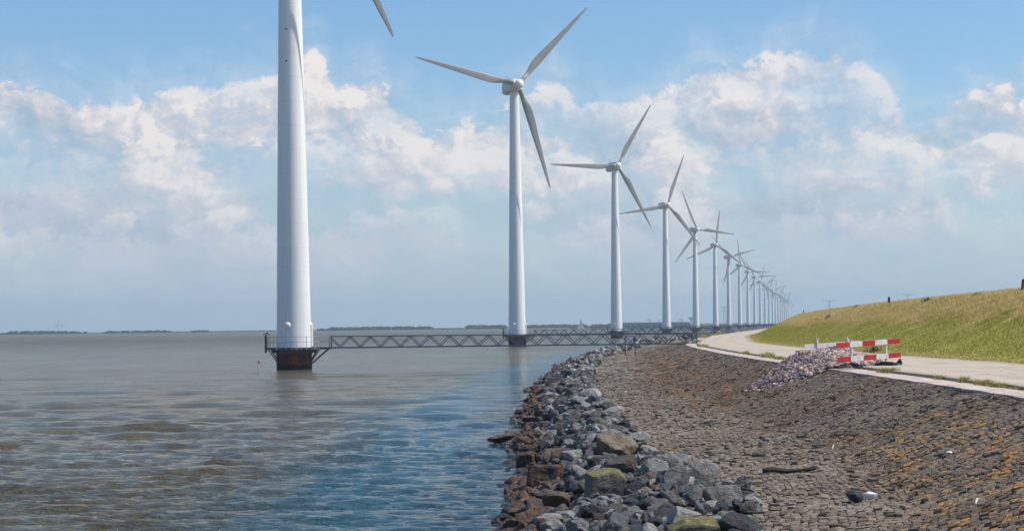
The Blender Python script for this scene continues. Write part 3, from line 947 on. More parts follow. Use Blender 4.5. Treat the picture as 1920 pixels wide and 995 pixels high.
def settle(u, v, w, fl):
    # the depth at which this boulder's middle sits a little above the bank
    Ys_ = np.arange(27, 110, .1)
    er = []
    for Y in Ys_:
        p = pix(u, v, Y=Y)
        er.append(abs(p.z - max(0.0, float(ground_z(Y, p.x - float(E(Y))))) - .36 * fl * w / F * Y - .06))
    return float(Ys_[int(np.argmin(er))])


LAND = [(u, v, w, settle(u, v, w, fl), c_, fl, lab) for (u, v, w, Y, c_, fl, lab) in LAND]
for (u, v, w, Y, colr, fl, lab) in LAND:
    near = (np.abs(up_ - u) < w * .45) & (np.abs(vp_ - v) < w * .55) & (RK[:, 0] > Y - 1.2) & (RK[:, 0] < Y + 3.5)
    kill |= near
    # stones lying nearer stay low enough to leave the landmark in sight
    fr_ = (np.abs(up_ - u) < w * .5 + big_px * .4) & (RK[:, 0] <= Y + .3) & (RK[:, 0] > Y - 13)
    lim = v + w * fl * .22
    topv = vp_ - big_px * .42
    over = fr_ & (topv < lim) & (vp_ > v - w)
    RK[:, 2] -= np.where(over, np.minimum((lim - topv) * RK[:, 0] / F, .55), 0)
    vp_ = vp_ + np.where(over, np.minimum(lim - topv, .55 * F / RK[:, 0]), 0)
RK, Xr, up_, vp_, big_px, inview = (a[~kill] for a in (RK, Xr, up_, vp_, big_px, inview))
order = np.argsort(-(big_px * inview * np.clip(1 + (RK[:, 2] - ground_z(RK[:, 0], RK[:, 1])) * 1.2, .3, 2)))
NIND = 300 - len(LAND)
ind = order[:NIND]
rest = order[NIND:]


def rock_colour(Y, d, seed):
    r_ = np.random.default_rng(seed + 991).random()
    t = (d + 8) / WID(Y)                   # 0 landward .. -4.5 water
    if t < -2.9:
        return 'rust' if r_ < .42 else ('dark' if r_ < .80 else ('grey' if r_ < .94 else 'tan'))
    if t < -2.0:
        return 'rust' if r_ < .13 else ('dark' if r_ < .42 else ('grey' if r_ < .78 else ('tan' if r_ < .92 else 'pale')))
    return 'dark' if r_ < .24 else ('grey' if r_ < .66 else ('pale' if r_ < .83 else 'tan'))


GROUP = 'boulders of the rock bank along the water'
NV = 16
variants = []
for k_ in range(NV):
    p, f = rock_shape(3, 100 + k_, planes=9 + k_ % 6)
    me = np_mesh('boulder', p * .5 * 1.12, f, [RM['grey']])
    variants.append(me)
ADJ = {'grey': 'blue grey', 'dark': 'dark slate', 'pale': 'pale grey', 'tan': 'brownish tan', 'rust': 'rust brown'}


def put_boulder(me, x, y, z, s, colr, label, fl=None, rot=None):
    o = bpy.data.objects.new('boulder', me)
    COL.objects.link(o)
    o.location = (x, y, z)
    o.scale = (s, s, s * (fl or 1))
    o.rotation_euler = rot if rot is not None else (rng.normal(0, .38), rng.normal(0, .38), rng.uniform(0, 6.28))
    o.material_slots[0].link = 'OBJECT'
    o.material_slots[0].material = RM[colr]
    tag(o, label, 'boulder', GROUP)
    return o


for n_, i in enumerate(ind):
    Y, d, z, s = RK[i]
    colr = rock_colour(Y, d, int(i))
    t = (d + 8) / float(WID(Y))
    row = 'at the waterline' if t < -2.9 else ('on the landward edge of the rocks' if t > -1.2 else 'in the middle of the rocks')
    where = 'near the mossy boulder' if Y < 45 else ('beyond the large brown boulder' if Y < 62 else 'towards the footbridge')
    size = 'large' if s > .44 else ('mid sized' if s > .34 else 'small')
    put_boulder(variants[int(i) % NV], Xr[i], Y, z, s * 1.08, colr, f'{size} {ADJ[colr]} boulder {row} {where}')
for n_, (u, v, w, Y, colr, fl, lab) in enumerate(LAND):
    p = pix(u, v, Y=Y)
    s = w / F * Y
    pp, f = rock_shape(4, 300 + n_, planes=10, boxy=(n_ in (0, 4, 5, 9)))
    ext = pp.max(0) - pp.min(0)
    pp = (pp - (pp.max(0) + pp.min(0)) / 2) / ext * np.array([1.08, .85, fl])
    me = np_mesh('boulder', pp, f, [RM[colr]])
    put_boulder(me, p.x, p.y, p.z, s, colr, lab, rot=(rng.normal(0, .08), rng.normal(0, .08), rng.normal(0, .15)))

VS, FS, MI = [], [], []
bb = 0
keys = list(RMI)
for i in rest:
    Y, d, z, s = RK[i]
    sub = 2 if Y < 130 else 1
    if Y < 62: sub = 3
    p, f = rock_shape(sub, int(i) % 40, planes=9 + int(i) % 5, rough=.03 if sub > 1 else 0)
    a, b, c_ = rng.normal(0, .4), rng.normal(0, .4), rng.uniform(0, 6.28)
    Rm = np.array(Matrix.Rotation(c_, 3, 'Z') @ Matrix.Rotation(b, 3, 'Y') @ Matrix.Rotation(a, 3, 'X'))
    VS.append(p @ Rm.T * s * .62 + np.array([Xr[i], Y, z]))
    FS.append(f + bb)
    MI.append(np.full(len(f), keys.index(rock_colour(Y, d, int(i)))))
    bb += len(p)
tag(obj('rock_bank', np_mesh('rock_bank', np.concatenate(VS), np.concatenate(FS), [RMI[k_] for k_ in keys], np.concatenate(MI))),
    'dumped grey and rust stained stones filling the bank between the water and paved slope', 'rocks', kind='stuff')

# ------------------------------------------------------------------ wind turbines
HUBZ = 52.3
OVER = 2.9
YAW = R(17)
# base column, scale in px per metre, first blade angle (deg, anticlockwise as seen), label
TB = [(552, 18.8, -63), (970, 9.32, 47.0), (1156, 6.15, 59.5), (1250, 4.62, 70), (1305, 3.66, 113), (1342, 3.05, 83.5), (1367, 2.58, 14),
      (1387.5, 2.26, 97), (1403, 2.0, 118), (1415.5, 1.79, 123), (1426, 1.61, 76), (1435, 1.46, 40), (1442.5, 1.345, 66), (1449, 1.245, 20),
      (1454.5, 1.16, 88), (1459.5, 1.085, 52), (1464, 1.02, 70), (1468, .962, 35), (1471.5, .91, 100), (1475, .865, 60), (1478, .825, 82)]


def blade_mesh():
    st_ = [(.75, .95, .95, 0), (2.2, .92, .92, 0), (2.21, .90, .90, 0), (3.4, 1.12, .78, 14), (4.8, 1.55, .54, 13), (6.1, 1.70, .43, 11), (8, 1.58, .33, 8), (11, 1.28, .25, 5),
           (14, 1.02, .18, 3), (17, .76, .125, 1.5), (19.5, .53, .085, .5), (20.9, .36, .055, 0), (21.45, .22, .035, 0), (21.65, .07, .02, 0)]
    n = 20
    vs = []
    for r, ch, th, tw_ in st_:
        for i in range(n):
            a = 2 * math.pi * i / n
            x = math.cos(a)
            y = math.sin(a)
            rnd_ = min(1, max(0, (r - 2.2) / 3.0))
            # aerofoil-like section: blunt leading edge at +X, sharp trailing edge at -X
            tx = x * ch / 2 - rnd_ * ch * .22
            ty = y * th / 2 * (1 - rnd_ * .45 * (1 - x) * .9)
            c_, s_ = math.cos(R(tw_)), math.sin(R(tw_))
            vs.append((tx * c_ - ty * s_, tx * s_ + ty * c_, r))
    mb = MB()
    fs = [(k_ * n + i, k_ * n + (i + 1) % n, (k_ + 1) * n + (i + 1) % n, (k_ + 1) * n + i) for k_ in range(len(st_) - 1) for i in range(n)]
    mb.add(vs, fs, True)
    mb.add(vs[-n:], [tuple(range(n))], True)
    mb.add(vs[:n], [tuple(range(n - 1, -1, -1))])
    return mb.mesh('rotor_blade', M['blade'])


def nacelle_mesh():
    # axis along +Y (backwards); front face near the hub
    prof = [(-1.9, .85, .90), (-1.75, 1.08, 1.12), (-1.2, 1.25, 1.30), (.5, 1.33, 1.38), (2.9, 1.33, 1.38), (4.6, 1.25, 1.28), (5.15, 1.08, 1.10), (5.3, .80, .80)]
    n = 28
    vs = []
    for y, w, h_ in prof:
        for i in range(n):
            a = 2 * math.pi * i / n
            ca, sa = math.cos(a), math.sin(a)
            ex = .55
            vs.append((w * math.copysign(abs(ca) ** ex, ca), y, h_ * math.copysign(abs(sa) ** ex, sa)))
    mb = MB()
    fs = [(k_ * n + (i + 1) % n, k_ * n + i, (k_ + 1) * n + i, (k_ + 1) * n + (i + 1) % n) for k_ in range(len(prof) - 1) for i in range(n)]
    mb.add(vs, fs, True)
    mb.add(vs[:n], [tuple(range(n))])
    mb.add(vs[-n:], [tuple(range(n - 1, -1, -1))])
    return mb.mesh('nacelle', M['nacelle'])


def hub_mesh():
    prof = [(-.3, .72), (0, .90), (.5, .98), (.9, .96), (1.3, .82), (1.55, .58), (1.7, .28), (1.74, .02)]
    mb = MB()
    n = 28
    vs = [(r * math.cos(2 * math.pi * i / n), -y + .5, r * math.sin(2 * math.pi * i / n)) for y, r in prof for i in range(n)]
    mb.add(vs, [(k_ * n + i, k_ * n + (i + 1) % n, (k_ + 1) * n + (i + 1) % n, (k_ + 1) * n + i) for k_ in range(len(prof) - 1) for i in range(n)], True)
    mb.add(vs[:n], [tuple(range(n - 1, -1, -1))])
    # three sockets
    for k_ in range(3):
        a = R(90 + 120 * k_)
        mb.tube((0, 0, 0), (math.cos(a) * 1.18, 0, math.sin(a) * 1.18), .56, n=20)
    return mb.mesh('hub', M['hub'])


def make_turbine():
    """parts of one turbine in local axes: -Y towards the camera, +X towards the land"""
    root = empty('wind_turbine', (0, 0, 0))
    mb = MB()
    mb.lathe([(1.76, -1.5), (1.76, 1.55), (1.80, 1.55), (1.80, 1.72)], 48)
    mb.build('pile', M['rust'], root)
    # platform: dark deck on a ring with raking struts
    mb = MB()
    n = 8
    mb.lathe([(2.62, 2.02), (2.72, 2.02), (2.72, 2.24), (2.62, 2.24)], 8, smooth=False)
    mb.lathe([(2.15, 1.70), (2.25, 1.70), (2.25, 2.02), (2.15, 2.02)], 24, smooth=False)
    mb.box((3.15, 0, 2.13), (1.0, 1.3, .2))
    plat = mb.build('platform', M['deck'], root)
    for k_ in range(8):
        a = R(22.5 + 45 * k_)
        b = MB()
        b.bar((math.cos(a) * 2.62, math.sin(a) * 2.62, 2.02), (math.cos(a) * 1.74, math.sin(a) * 1.74, .75), .10)
        b.build('strut', M['deck'], plat)
    b = MB()
    b.bar((3.4, .4, 2.03), (1.73, .2, .6), .12); b.bar((3.4, -.4, 2.03), (1.73, -.2, .6), .12)
    b.build('strut', M['deck'], plat)
    rl = MB()
    rr = 2.66
    for k_ in range(16):
        a, a2 = R(22.5 * k_ + 11.25), R(22.5 * (k_ + 1) + 11.25)
        rl.tube((math.cos(a) * rr, math.sin(a) * rr, 2.0), (math.cos(a) * rr, math.sin(a) * rr, 3.30), .028, n=6)
        if k_ == 15:
            continue
        for zz_ in (3.30, 2.78):
            rl.tube((math.cos(a) * rr, math.sin(a) * rr, zz_), (math.cos(a2) * rr, math.sin(a2) * rr, zz_), .026, n=6)
    for sy in (-.6, .6):
        rl.tube((2.6, sy, 3.30), (3.6, sy, 3.30), .026, n=6)
        rl.tube((2.6, sy, 2.78), (3.6, sy, 2.78), .026, n=6)
        rl.tube((3.6, sy, 2.2), (3.6, sy, 3.32), .032, n=6)
    rl.build('railing', M['galv'], root)
    # post with a navigation light and small solar panel
    b = MB()
    b.box((-2.78, -.35, 2.62), (.18, .18, 1.75))
    post = b.build('lamp_post', M['black'], root)
    b = MB()
    b.bar((-3.02, -.35, 3.55), (-2.62, -.35, 3.74), .30, .05)
    b.build('solar_panel', M['black'], post)
    b = MB()
    b.tube((-2.58, -.35, 3.48), (-2.58, -.35, 3.72), .12, .09, 10)
    b.bar((-2.78, -.35, 3.52), (-2.35, -.35, 3.56), .06)
    b.build('lamp', M['galv'], post)
    # tower, dome, door housing
    b = MB()
    b.lathe([(1.74, 1.72), (1.74, 2.4)] + [(1.74 + (.90 - 1.74) * t, 2.4 + (HUBZ - 1.2 - 2.4) * t) for t in np.linspace(.02, 1, 40)], 64)
    tw_ = b.build('tower', M['paint'], root)
    b = MB()
    prof = [(.36 * math.cos(t), .22 * math.sin(t)) for t in np.linspace(0, math.pi / 2 * .97, 7)]
    ring = [(.36, -.12)] + prof
    b.lathe(ring, 20)
    dm = b.build('vent_dome', M['paint'], tw_)
    a = R(-90 - 16)
    dm.matrix_local = Matrix.Translation((math.cos(a) * 1.68, math.sin(a) * 1.68, 4.42)) @ Matrix.Rotation(a, 4, 'Z') @ Matrix.Rotation(R(90), 4, 'Y')
    b = MB()
    b.tube((1.72, -.15, 2.35), (1.70, -.15, 4.5), .20, n=14)
    b.tube((1.70, -.15, 4.5), (1.68, -.15, 4.72), .20, .08, n=14)
    b.build('door_housing', M['paint'], tw_)
    # rotor head
    obj('nacelle', nacelle_mesh(), root)
    b = MB()
    b.tube((-.25, 4.0, 1.15), (-.25, 4.0, 2.3), .035, n=6)
    b.tube((.3, 4.0, 1.15), (.3, 4.0, 1.9), .035, n=6)
    b.box((.3, 4.0, 1.95), (.3, .05, .12)); b.box((-.25, 4.0, 2.35), (.16, .16, .16))
    b.build('wind_vane', M['deck'], root)
    hb_ = obj('hub', hub_mesh(), root)
    bm_ = blade_mesh()
    for k_ in range(3):
        obj('rotor_blade', bm_, root)
    # drain holes seen on the tower
    b = MB()
    for zz_ in (30.6, 33.75):
        r0 = 1.74 + (.90 - 1.74) * (zz_ - 2.4) / (HUBZ - 3.6)
        a = R(-90 - 13)
        b.tube((math.cos(a) * r0 * .98, math.sin(a) * r0 * .98, zz_), (math.cos(a) * (r0 + .03), math.sin(a) * (r0 + .03), zz_), .09, n=10)
    b.build('drain_port', M['rust'], tw_)
    return root


def children(o):
    return [c for c in bpy.data.objects if c.parent == o]


def copy_tree(o, parent=None, kids=None):
    c = o.copy()
    COL.objects.link(c)
    if parent is not None:
        c.parent = parent
    for ch in kids[o]:
        copy_tree(ch, c, kids)
    return c


def pose(root, theta, yaw):
    head = Matrix.Translation((0, 0, HUBZ)) @ Matrix.Rotation(yaw, 4, 'Z')
    nb_ = 0
    for ch in root.children:
        nm = ch.name.split('.')[0]
        if nm in ('nacelle', 'wind_vane'):
            ch.matrix_local = head
        elif nm == 'hub':
            ch.matrix_local = head @ Matrix.Translation((0, -OVER, 0)) @ Matrix.Rotation(R(90 - theta), 4, 'Y')
        elif nm == 'rotor_blade':
            ch.matrix_local = head @ Matrix.Translation((0, -OVER, 0)) @ Matrix.Rotation(R(90 - theta - 120 * nb_), 4, 'Y')
            nb_ += 1


proto = make_turbine()
bpy.context.view_layer.update()
KIDS = {}


def fill(o):
    KIDS[o] = list(o.children)
    for c_ in KIDS[o]:
        fill(c_)


fill(proto)
ORD = ['nearest', 'second', 'third', 'fourth', 'fifth', 'sixth', 'seventh', 'eighth', 'ninth', 'tenth', 'eleventh', 'twelfth', 'thirteenth',
       'fourteenth', 'fifteenth', 'sixteenth', 'seventeenth', 'eighteenth', 'nineteenth', 'twentieth', 'farthest']
TPOS = []
for n_, (u, s, th) in enumerate(TB):
    Y = F / s
    vb = 611 - ROLL * (u - 960) + EYE * s
    p = pix(u, vb, Y=Y)
    t_ = proto if n_ == 0 else copy_tree(proto, None, KIDS)
    t_.location = (p.x, Y, 0)
    t_.rotation_euler = (0, 0, R(0 if n_ == 0 else -8))
    pose(t_, th, YAW + (0 if n_ == 0 else R(8)) + R([0, 0, 0, 0, 3, -2, 4][n_] if n_ < 7 else rng.normal(0, 3)))
    TPOS.append((p.x, Y))
    if n_ == 0:
        lab = 'nearest white wind turbine, its thick tower running out of the top of the picture'
    elif n_ == 20:
        lab = 'farthest and smallest wind turbine at the end of the row behind the dike'
    else:
        lab = f'{ORD[n_]} white wind turbine of the row, counted from the thick near tower'
    tag(t_, lab, 'wind turbine', 'wind turbines standing in the water along the dike')

# ------------------------------------------------------------------ footbridges from the land to each turbine
def footbridge(A, B, label, fine=True):
    """a lattice girder bridge from the platform at A to the land at B"""
    A, B = Vector(A), Vector(B)
    L = (B - A).length
    root = empty('footbridge', A, math.atan2(B.y - A.y, B.x - A.x))
    slope = (B.z - A.z) / L
    H, W_ = 1.12, 1.15
    zf = lambda x: slope * x
    np_ = int(round(L / 2.0))
    pl = L / np_
    for side in (-1, 1):
        y = side * W_ / 2
        b = MB()
        b.bar((0, y, zf(0) + H), (L, y, zf(L) + H), .10, .10)
        b.build('top_chord', M['truss'], root)
        b = MB()
        b.bar((0, y, zf(0)), (L, y, zf(L)), .12, .14)
        b.build('bottom_chord', M['truss'], root)
        b = MB()
        for k_ in range(np_):
            x = k_ * pl
            b.bar((x, y, zf(x) + H - .05), (x + pl / 2, y, zf(x + pl / 2) + .07), .075, .075)
            b.bar((x + pl / 2, y, zf(x + pl / 2) + .07), (x + pl, y, zf(x + pl) + H - .05), .075, .075)
        b.build('lattice', M['truss'], root)
        for x in (0.05, L - .05):
            b = MB()
            b.bar((x, y, zf(x)), (x, y, zf(x) + H), .10, .10)
            b.build('end_post', M['truss'], root)
    b = MB()
    for k_ in range(int(L / .5)):
        x = .25 + k_ * .5
        b.box((x, 0, zf(x) + .055), (.46, W_ - .16, .03))
    b.build('walkway', M['deck'], root)
    # landing support
    b = MB()
    xs_ = L - 1.0
    for side in (-1, 1):
        b.bar((L - .15, side * .5, zf(L) - .08), (L - .15, side * .5, zf(L) - .75), .14, .14)
    b.build('bearing', M['concrete'], root)
    return tag(root, label, 'footbridge', 'lattice footbridges between the dike and the turbines')


for n_ in range(10):
    tx, ty = TPOS[n_]
    if n_ == 0:
        A = (tx + 3.55, ty + .3, 2.16)
        B = (float(E(197)) + .9, 197.0, 2.03)
    else:
        A = (tx + 3.5, ty - .45, 2.16)
        yb = ty - 6.0 if n_ > 1 else ty + 4
        B = (float(E(yb)) + .9, yb, 2.10)
    footbridge(A, B, ('long dark lattice footbridge from the nearest tower to the road' if n_ == 0 else
                      f'dark lattice footbridge reaching the {ORD[n_]} wind turbine of the row'))
b = MB()
pp = shore(150, -8.6)
q = pix(1172, 640, Y=191)
for dx_ in (0, 1.0):
    b.bar((q.x + dx_, q.y, .6), (q.x + dx_, q.y, 2.9), .09, .09)
b.bar((q.x, q.y, 2.9), (q.x + 1.0, q.y, 2.9), .08, .08)
b.box((q.x + .95, q.y - .08, 2.55), (.22, .08, .5))
tag(b.build('access_gate', M['truss']), 'small steel gate frame standing at the footbridge over the rocks', 'gate')

# ------------------------------------------------------------------ gravel heap
PC = Vector((11.75, 72.2))


def pile_h(x, y):
    dx_ = x - PC.x
    dy_ = y - PC.y - np.where(dx_ < 0, .15, .55) * dx_
    rx = np.where(dx_ < 0, 2.3, 2.85)
    r_ = np.sqrt((dx_ / rx) ** 2 + (dy_ / 3.7) ** 2)
    h_ = .86 * np.clip(1 - r_, 0, 1) ** .8
    return np.minimum(h_, .62 + .04 * np.sin(3 * x)) * (1 + .06 * np.sin(2.7 * x + y) + .05 * np.sin(1.9 * y - x))


def surf(x, y):
    d_ = x - E(y)
    return ground_z(y, d_) + np.where(d_ > 0, .12, .05)


def pile_base(x, y):
    h_ = np.clip(pile_h(x, y) / .25, 0, 1)
    sm = sum(surf(x + o_, y) for o_ in (-1.0, -.5, 0, .5, 1.0)) / 5
    return surf(x, y) * (1 - h_) + sm * h_


m, gg, bs = material('mixed_gravel')
geo = gg.n('ShaderNodeNewGeometry')
c = gg.ramp(geo.outputs['Random Per Island'], [(0.0, (.05, .045, .07)), (.22, (.13, .11, .13)), (.42, (.25, .18, .16)), (.70, (.42, .29, .245)), (.93, (.52, .385, .33)), (1.0, (.68, .59, .54))])
gg.put(bs.inputs['Base Color'], c)
bs.inputs['Roughness'].default_value = .75
M['gravel'] = m
xs_ = np.linspace(PC.x - 2.9, PC.x + 3.1, 60); ys2 = np.linspace(PC.y - 5.5, PC.y + 5.5, 60)
GX, GY = np.meshgrid(xs_, ys2)
GZ = pile_base(GX, GY) + np.maximum(pile_h(GX, GY) - .05, -.3)
hv = np.stack([GX, GY, GZ], -1).reshape(-1, 3)
i = (np.arange(59)[:, None] * 60 + np.arange(59)[None]).ravel()
hf = np.stack([i, i + 1, i + 61, i + 60], -1)
hf = hf[(pile_h(hv[hf, 0], hv[hf, 1]) > .02).all(1)]
VS, FS = [hv], []
bb = len(hv)
nst = 17000
sx = rng.uniform(PC.x - 2.9, PC.x + 3.1, nst * 2); sy_ = rng.uniform(PC.y - 5.4, PC.y + 5.4, nst * 2)
hh_ = pile_h(sx, sy_)
rr_ = np.sqrt(((sx - PC.x) / 2.55) ** 2 + ((sy_ - PC.y - .55 * (sx - PC.x)) / 3.7) ** 2)
ok = (hh_ > .02) | (rng.random(len(sx)) < np.clip(1.25 - rr_, 0, 1) * .28)
sx, sy_, hh_ = sx[ok][:nst], sy_[ok][:nst], hh_[ok][:nst]
tri = []
v1, f1 = ICO[1]
for x, y, h_ in zip(sx, sy_, hh_):
    s = .040 * math.exp(rng.normal(0, .40))
    Rm = np.array(Matrix.Rotation(rng.uniform(0, 6.28), 3, 'Z') @ Matrix.Rotation(rng.uniform(-.9, .9), 3, 'X'))
    p = (v1 * (1 + rng.normal(0, .13, (len(v1), 1))) * np.array([1.25, .9, .7]) * s) @ Rm.T
    VS.append(p + np.array([x, y, float(pile_base(x, y)) + max(h_, 0) + .02]))
    tri.append(f1 + bb)
    bb += len(p)
tag(obj('gravel_pile', np_mesh('gravel_pile', np.concatenate(VS), [hf, np.concatenate(tri)], [M['gravel']])),
    'heap of pinkish grey gravel spilling from the road onto the stone slope', 'gravel pile', kind='stuff')

# ------------------------------------------------------------------ road barriers
def barrier(P0, P1, zc, label, back=False, tilt=0.0, feet=True):
    """two boards on two posts; P0, P1 the board ends on the ground plane"""
    P0, P1 = Vector(P0), Vector(P1)
    L = (P1 - P0).length
    root = empty('road_barrier', P0, math.atan2(P1.y - P0.y, P1.x - P0.x))
    ys = -.03
    n = 5
    for zz_, sh in ((zc, 0.0), (zc - .52, .05)):
        w = L / n
        bd = MB()
        bd.box((L / 2 + sh, 0, zz_), (L, .024, .19))
        plank = bd.build('board', M['white'] if not back else M['backwhite'], root)
        if not back:
            for k_ in (0, 2, 4):
                r_ = MB()
                r_.box((w * (k_ + .5) + sh, -.015, zz_), (w, .006, .186))
                r_.build('red_stripe', M['red'], plank)
        plank.matrix_local = Matrix.Translation((0, 0, 0)) @ Matrix.Rotation(-tilt, 4, 'Y')
    for x in (.24 * L, .79 * L):
        b = MB()
        lean = .05
        b.box((x, .045, (zc + .12) / 2 + .04), (.075, .06, zc + .16))
        if back:
            b.box((x, -.02, zc + .1), (.05, .1, .3))
        b.build('post', M['backwhite'] if back else M['white'], root)
        if feet:
            b = MB()
            b.box((x, .045, .05), (.30, .78, .10))
            b.box((x, .045, .125), (.18, .45, .05))
            b.build('foot', M['black'], root)
    return tag(root, label, 'road barrier', 'wooden road barriers round the gravel heap')


pa = pix(1569, 652, Y=66.8); pb = pix(1687, 643, Y=69.6)
zg = 2.34 + .13
barrier((pa.x, pa.y, zg), (pb.x, pb.y, zg), 3.265 - zg, 'red and white striped road barrier standing in front of the gravel heap', tilt=R(1.6))
pa = pix(1509, 648, Y=79.0); pb = pix(1613, 641, Y=80.5)
zg2 = float(ZR(80)) + .13
barrier((pb.x, pb.y, zg2), (pa.x, pa.y, zg2), 3.20 - zg2, 'white barrier seen from its plain back behind the gravel heap', back=True, tilt=R(-2.2))

# torn black rubber at the barrier's right foot
b = MB()
q = pix(1664, 687, Y=69.8)
q.z = zg
prof = [(-.55, .03), (-.35, .10), (-.1, .15), (.15, .13), (.35, .08), (.5, .05)]
vs = []
for x, h_ in prof:
    vs += [(x, -.28, .0), (x, -.18, h_), (x, .15, h_ * .9), (x, .3, .0)]
b.add(vs, [(k_ * 4 + j, (k_ + 1) * 4 + j, (k_ + 1) * 4 + j + 1, k_ * 4 + j + 1) for k_ in range(5) for j in range(3)])
b.add([(.28, -.1, .06), (.55, -.12, .05), (.46, -.1, .27), (.28, -.06, .06), (.55, -.08, .05), (.46, -.07, .27)], [(0, 1, 2), (5, 4, 3), (0, 3, 4, 1), (1, 4, 5, 2), (2, 5, 3, 0)])
tag(b.build('rubber_scrap', M['black'], loc=q), 'torn black rubber sheet lying at the striped barrier with one flap up', 'rubber scrap')
b = MB()
q = pix(1586, 692, Y=66.6); q.z = zg
vs = []
for x, h_ in [(-.22, .02), (-.12, .14), (.02, .19), (.14, .12), (.25, .02)]:
    vs += [(x, -.2, 0), (x, -.1, h_), (x, .12, h_ * .8), (x, .2, 0)]
b.add(vs, [(k_ * 4 + j, (k_ + 1) * 4 + j, (k_ + 1) * 4 + j + 1, k_ * 4 + j + 1) for k_ in range(4) for j in range(3)])
tag(b.build('rubber_scrap', M['black'], loc=q), 'small crumpled black rubber lump at the left foot of the striped barrier', 'rubber scrap')

# ------------------------------------------------------------------ striped marker posts along the road
def marker_post(u, v, Y, h_, col_, label):
    p = pix(u, v, Y=Y)
    d_ = p.x - float(E(Y))
    z0 = float(ground_z(Y, d_))
    root = empty('marker_post', (p.x, Y, z0))
    b = MB()
    b.box((0, 0, h_ / 2 + .1), (.26, .05, h_))
    panel = b.build('panel', M['white'], root)
    b = MB()
    n = 4
    for k_ in range(n):
        z1 = .12 + k_ * h_ / n
        w_, t_ = .126, h_ / n * .5
        vs = [(-w_, -.028, z1 + .14), (w_, -.028, z1), (w_, -.028, z1 + t_), (-w_, -.028, z1 + t_ + .14)]
        vs += [(x, -.034, z) for x, y, z in vs]
        b.add(vs, [(0, 1, 2, 3), (7, 6, 5, 4), (0, 4, 5, 1), (1, 5, 6, 2), (2, 6, 7, 3), (3, 7, 4, 0)])
    b.build('stripe', M[col_], panel)
    b = MB()
    b.box((0, 0, .06), (.4, .3, .12))
    b.build('foot', M['black'], root)
    return tag(root, label, 'marker post', 'striped marker posts along the road')


marker_post(1304, 633, 268, 1.0, 'red', 'red and white slanted stripe marker post nearest, at the bend of the road')
marker_post(1356, 626, 366, 1.1, 'red', 'smaller red and white marker post beyond the bend, against the bridges')
marker_post(1391, 621, 470, 1.0, 'orange', 'tiny faded orange marker post just above the dike foot')

# ------------------------------------------------------------------ fence posts, weeds, tufts on the dike
for (u, v, h_, w_, lab) in [(1507, 579, .40, .11, 'small dark post on the far end of the dike crest'),
                            (1667, 560, .36, .14, 'square dark post in the middle of the dike crest'),
                            (1917, 538, .48, .11, 'dark leaning post on the dike crest at the right picture edge')]:
    # where the pixel's column meets the crest line
    best = min(np.arange(60, 340, .5), key=lambda Y: abs(to_px(float(E(Y)) + 15.8, Y, float(ground_z(Y, 15.8)))[0] - u))
    p = shore(best, 15.8)
    root = empty('fence_post', (p.x, p.y, p.z))
    b = MB()
    b.box((0, 0, h_ / 2 + .1), (w_, w_, h_ + .2))
    b.build('post', M['wood'], root)
    b = MB()
    b.lathe([(w_ * .74, h_ + .2), (w_ * .74, h_ + .24), (w_ * .2, h_ + .30)], 4, smooth=False)
    cp = b.build('cap', M['wood'], root)
    root.rotation_euler = (0, R(7 if u > 1900 else 1), R(20))
    tag(root, lab, 'post', 'dark posts on the dike crest')

for (Y, d_, ly, ld, h_, n_, lab) in [
    (109, 1.07, 1.6, .16, .35, 130, 'thin tuft at the road edge well past the gravel heap'),
    (96, 1.05, 3.2, .25, .40, 320, 'long tall tuft at the road edge just before the gravel heap'),
    (90, 1.02, 2.2, .22, .26, 160, 'low flat tuft at the road edge touching the gravel heap'),
    (62.3, 1.05, .75, .32, .27, 480, 'thick bright tuft in front of the striped barrier'),
    (54.5, 1.06, .6, .14, .22, 160, 'first small tuft right of the thick bright tuft'),
    (51.5, 1.06, .55, .14, .28, 160, 'second small tuft right of the thick bright tuft'),
    (49.1, 1.05, .75, .20, .24, 320, 'left half of the long low grass strip in the near road edge'),
    (47.6, 1.05, .75, .18, .20, 280, 'right half of the long low grass strip in the near road edge'),
    (45.9, 1.08, .7, .12, .16, 80, 'sparse low tuft after the long tuft strip'),
    (42.6, 1.08, .8, .20, .27, 140, 'upright tuft nearest to the camera on the road edge'),
    (160, .95, 8, .35, .32, 300, 'dry tuft along the road edge before the footbridge landing'),
    (210, .9, 12, .5, .45, 420, 'dry grass clump right behind the footbridge landing'),
    (285, .6, 16, .8, .55, 420, 'dry clump beside the nearest slanted stripe marker post'),
    (345, .5, 22, .8, .6, 420, 'dry clump by the smaller marker post beyond the bend')]:
    tuft(Y, d_, ly, ld, h_, n_, lab, wid=.010 + Y * .0001)
for (u, v, h_, lab, n_, spread) in [
    (1734, 568, .48, 'tall green weed on the dry dike crest', 60, .25),
    (1551, 599, .5, 'dark green weed on the dike below the crest', 50, .25),
    (1637, 662, .5, 'green weed at the dike foot behind the striped barrier', 90, .5),
    (1830, 552, .35, 'low weed on the dike crest near the right picture edge', 40, .3),
    (1606, 570, .4, 'little weed on the dike crest left of the square post', 30, .2)]:
    ds = np.arange(7.4, 15.8, .25)
    best = None
    for d_ in ds:
        for Y in np.arange(65, 300, 1.5):
            uu, vv = to_px(float(E(Y)) + d_, Y, float(ground_z(Y, d_)))
            e_ = abs(uu - u) + abs(vv - v)
            if best is None or e_ < best[0]:
                best = (e_, Y, d_)
    tuft(best[1], best[2], spread, spread, h_, n_, lab, 'weed', 'weed', 'weed', 'green weeds on the dike', wid=.035)
tuft(150, -8.1, .7, .5, .55, 120, 'bright green weed between the rocks and paved slope under the footbridge', 'weed', 'weed', 'weed', 'green weeds on the dike', wid=.04)

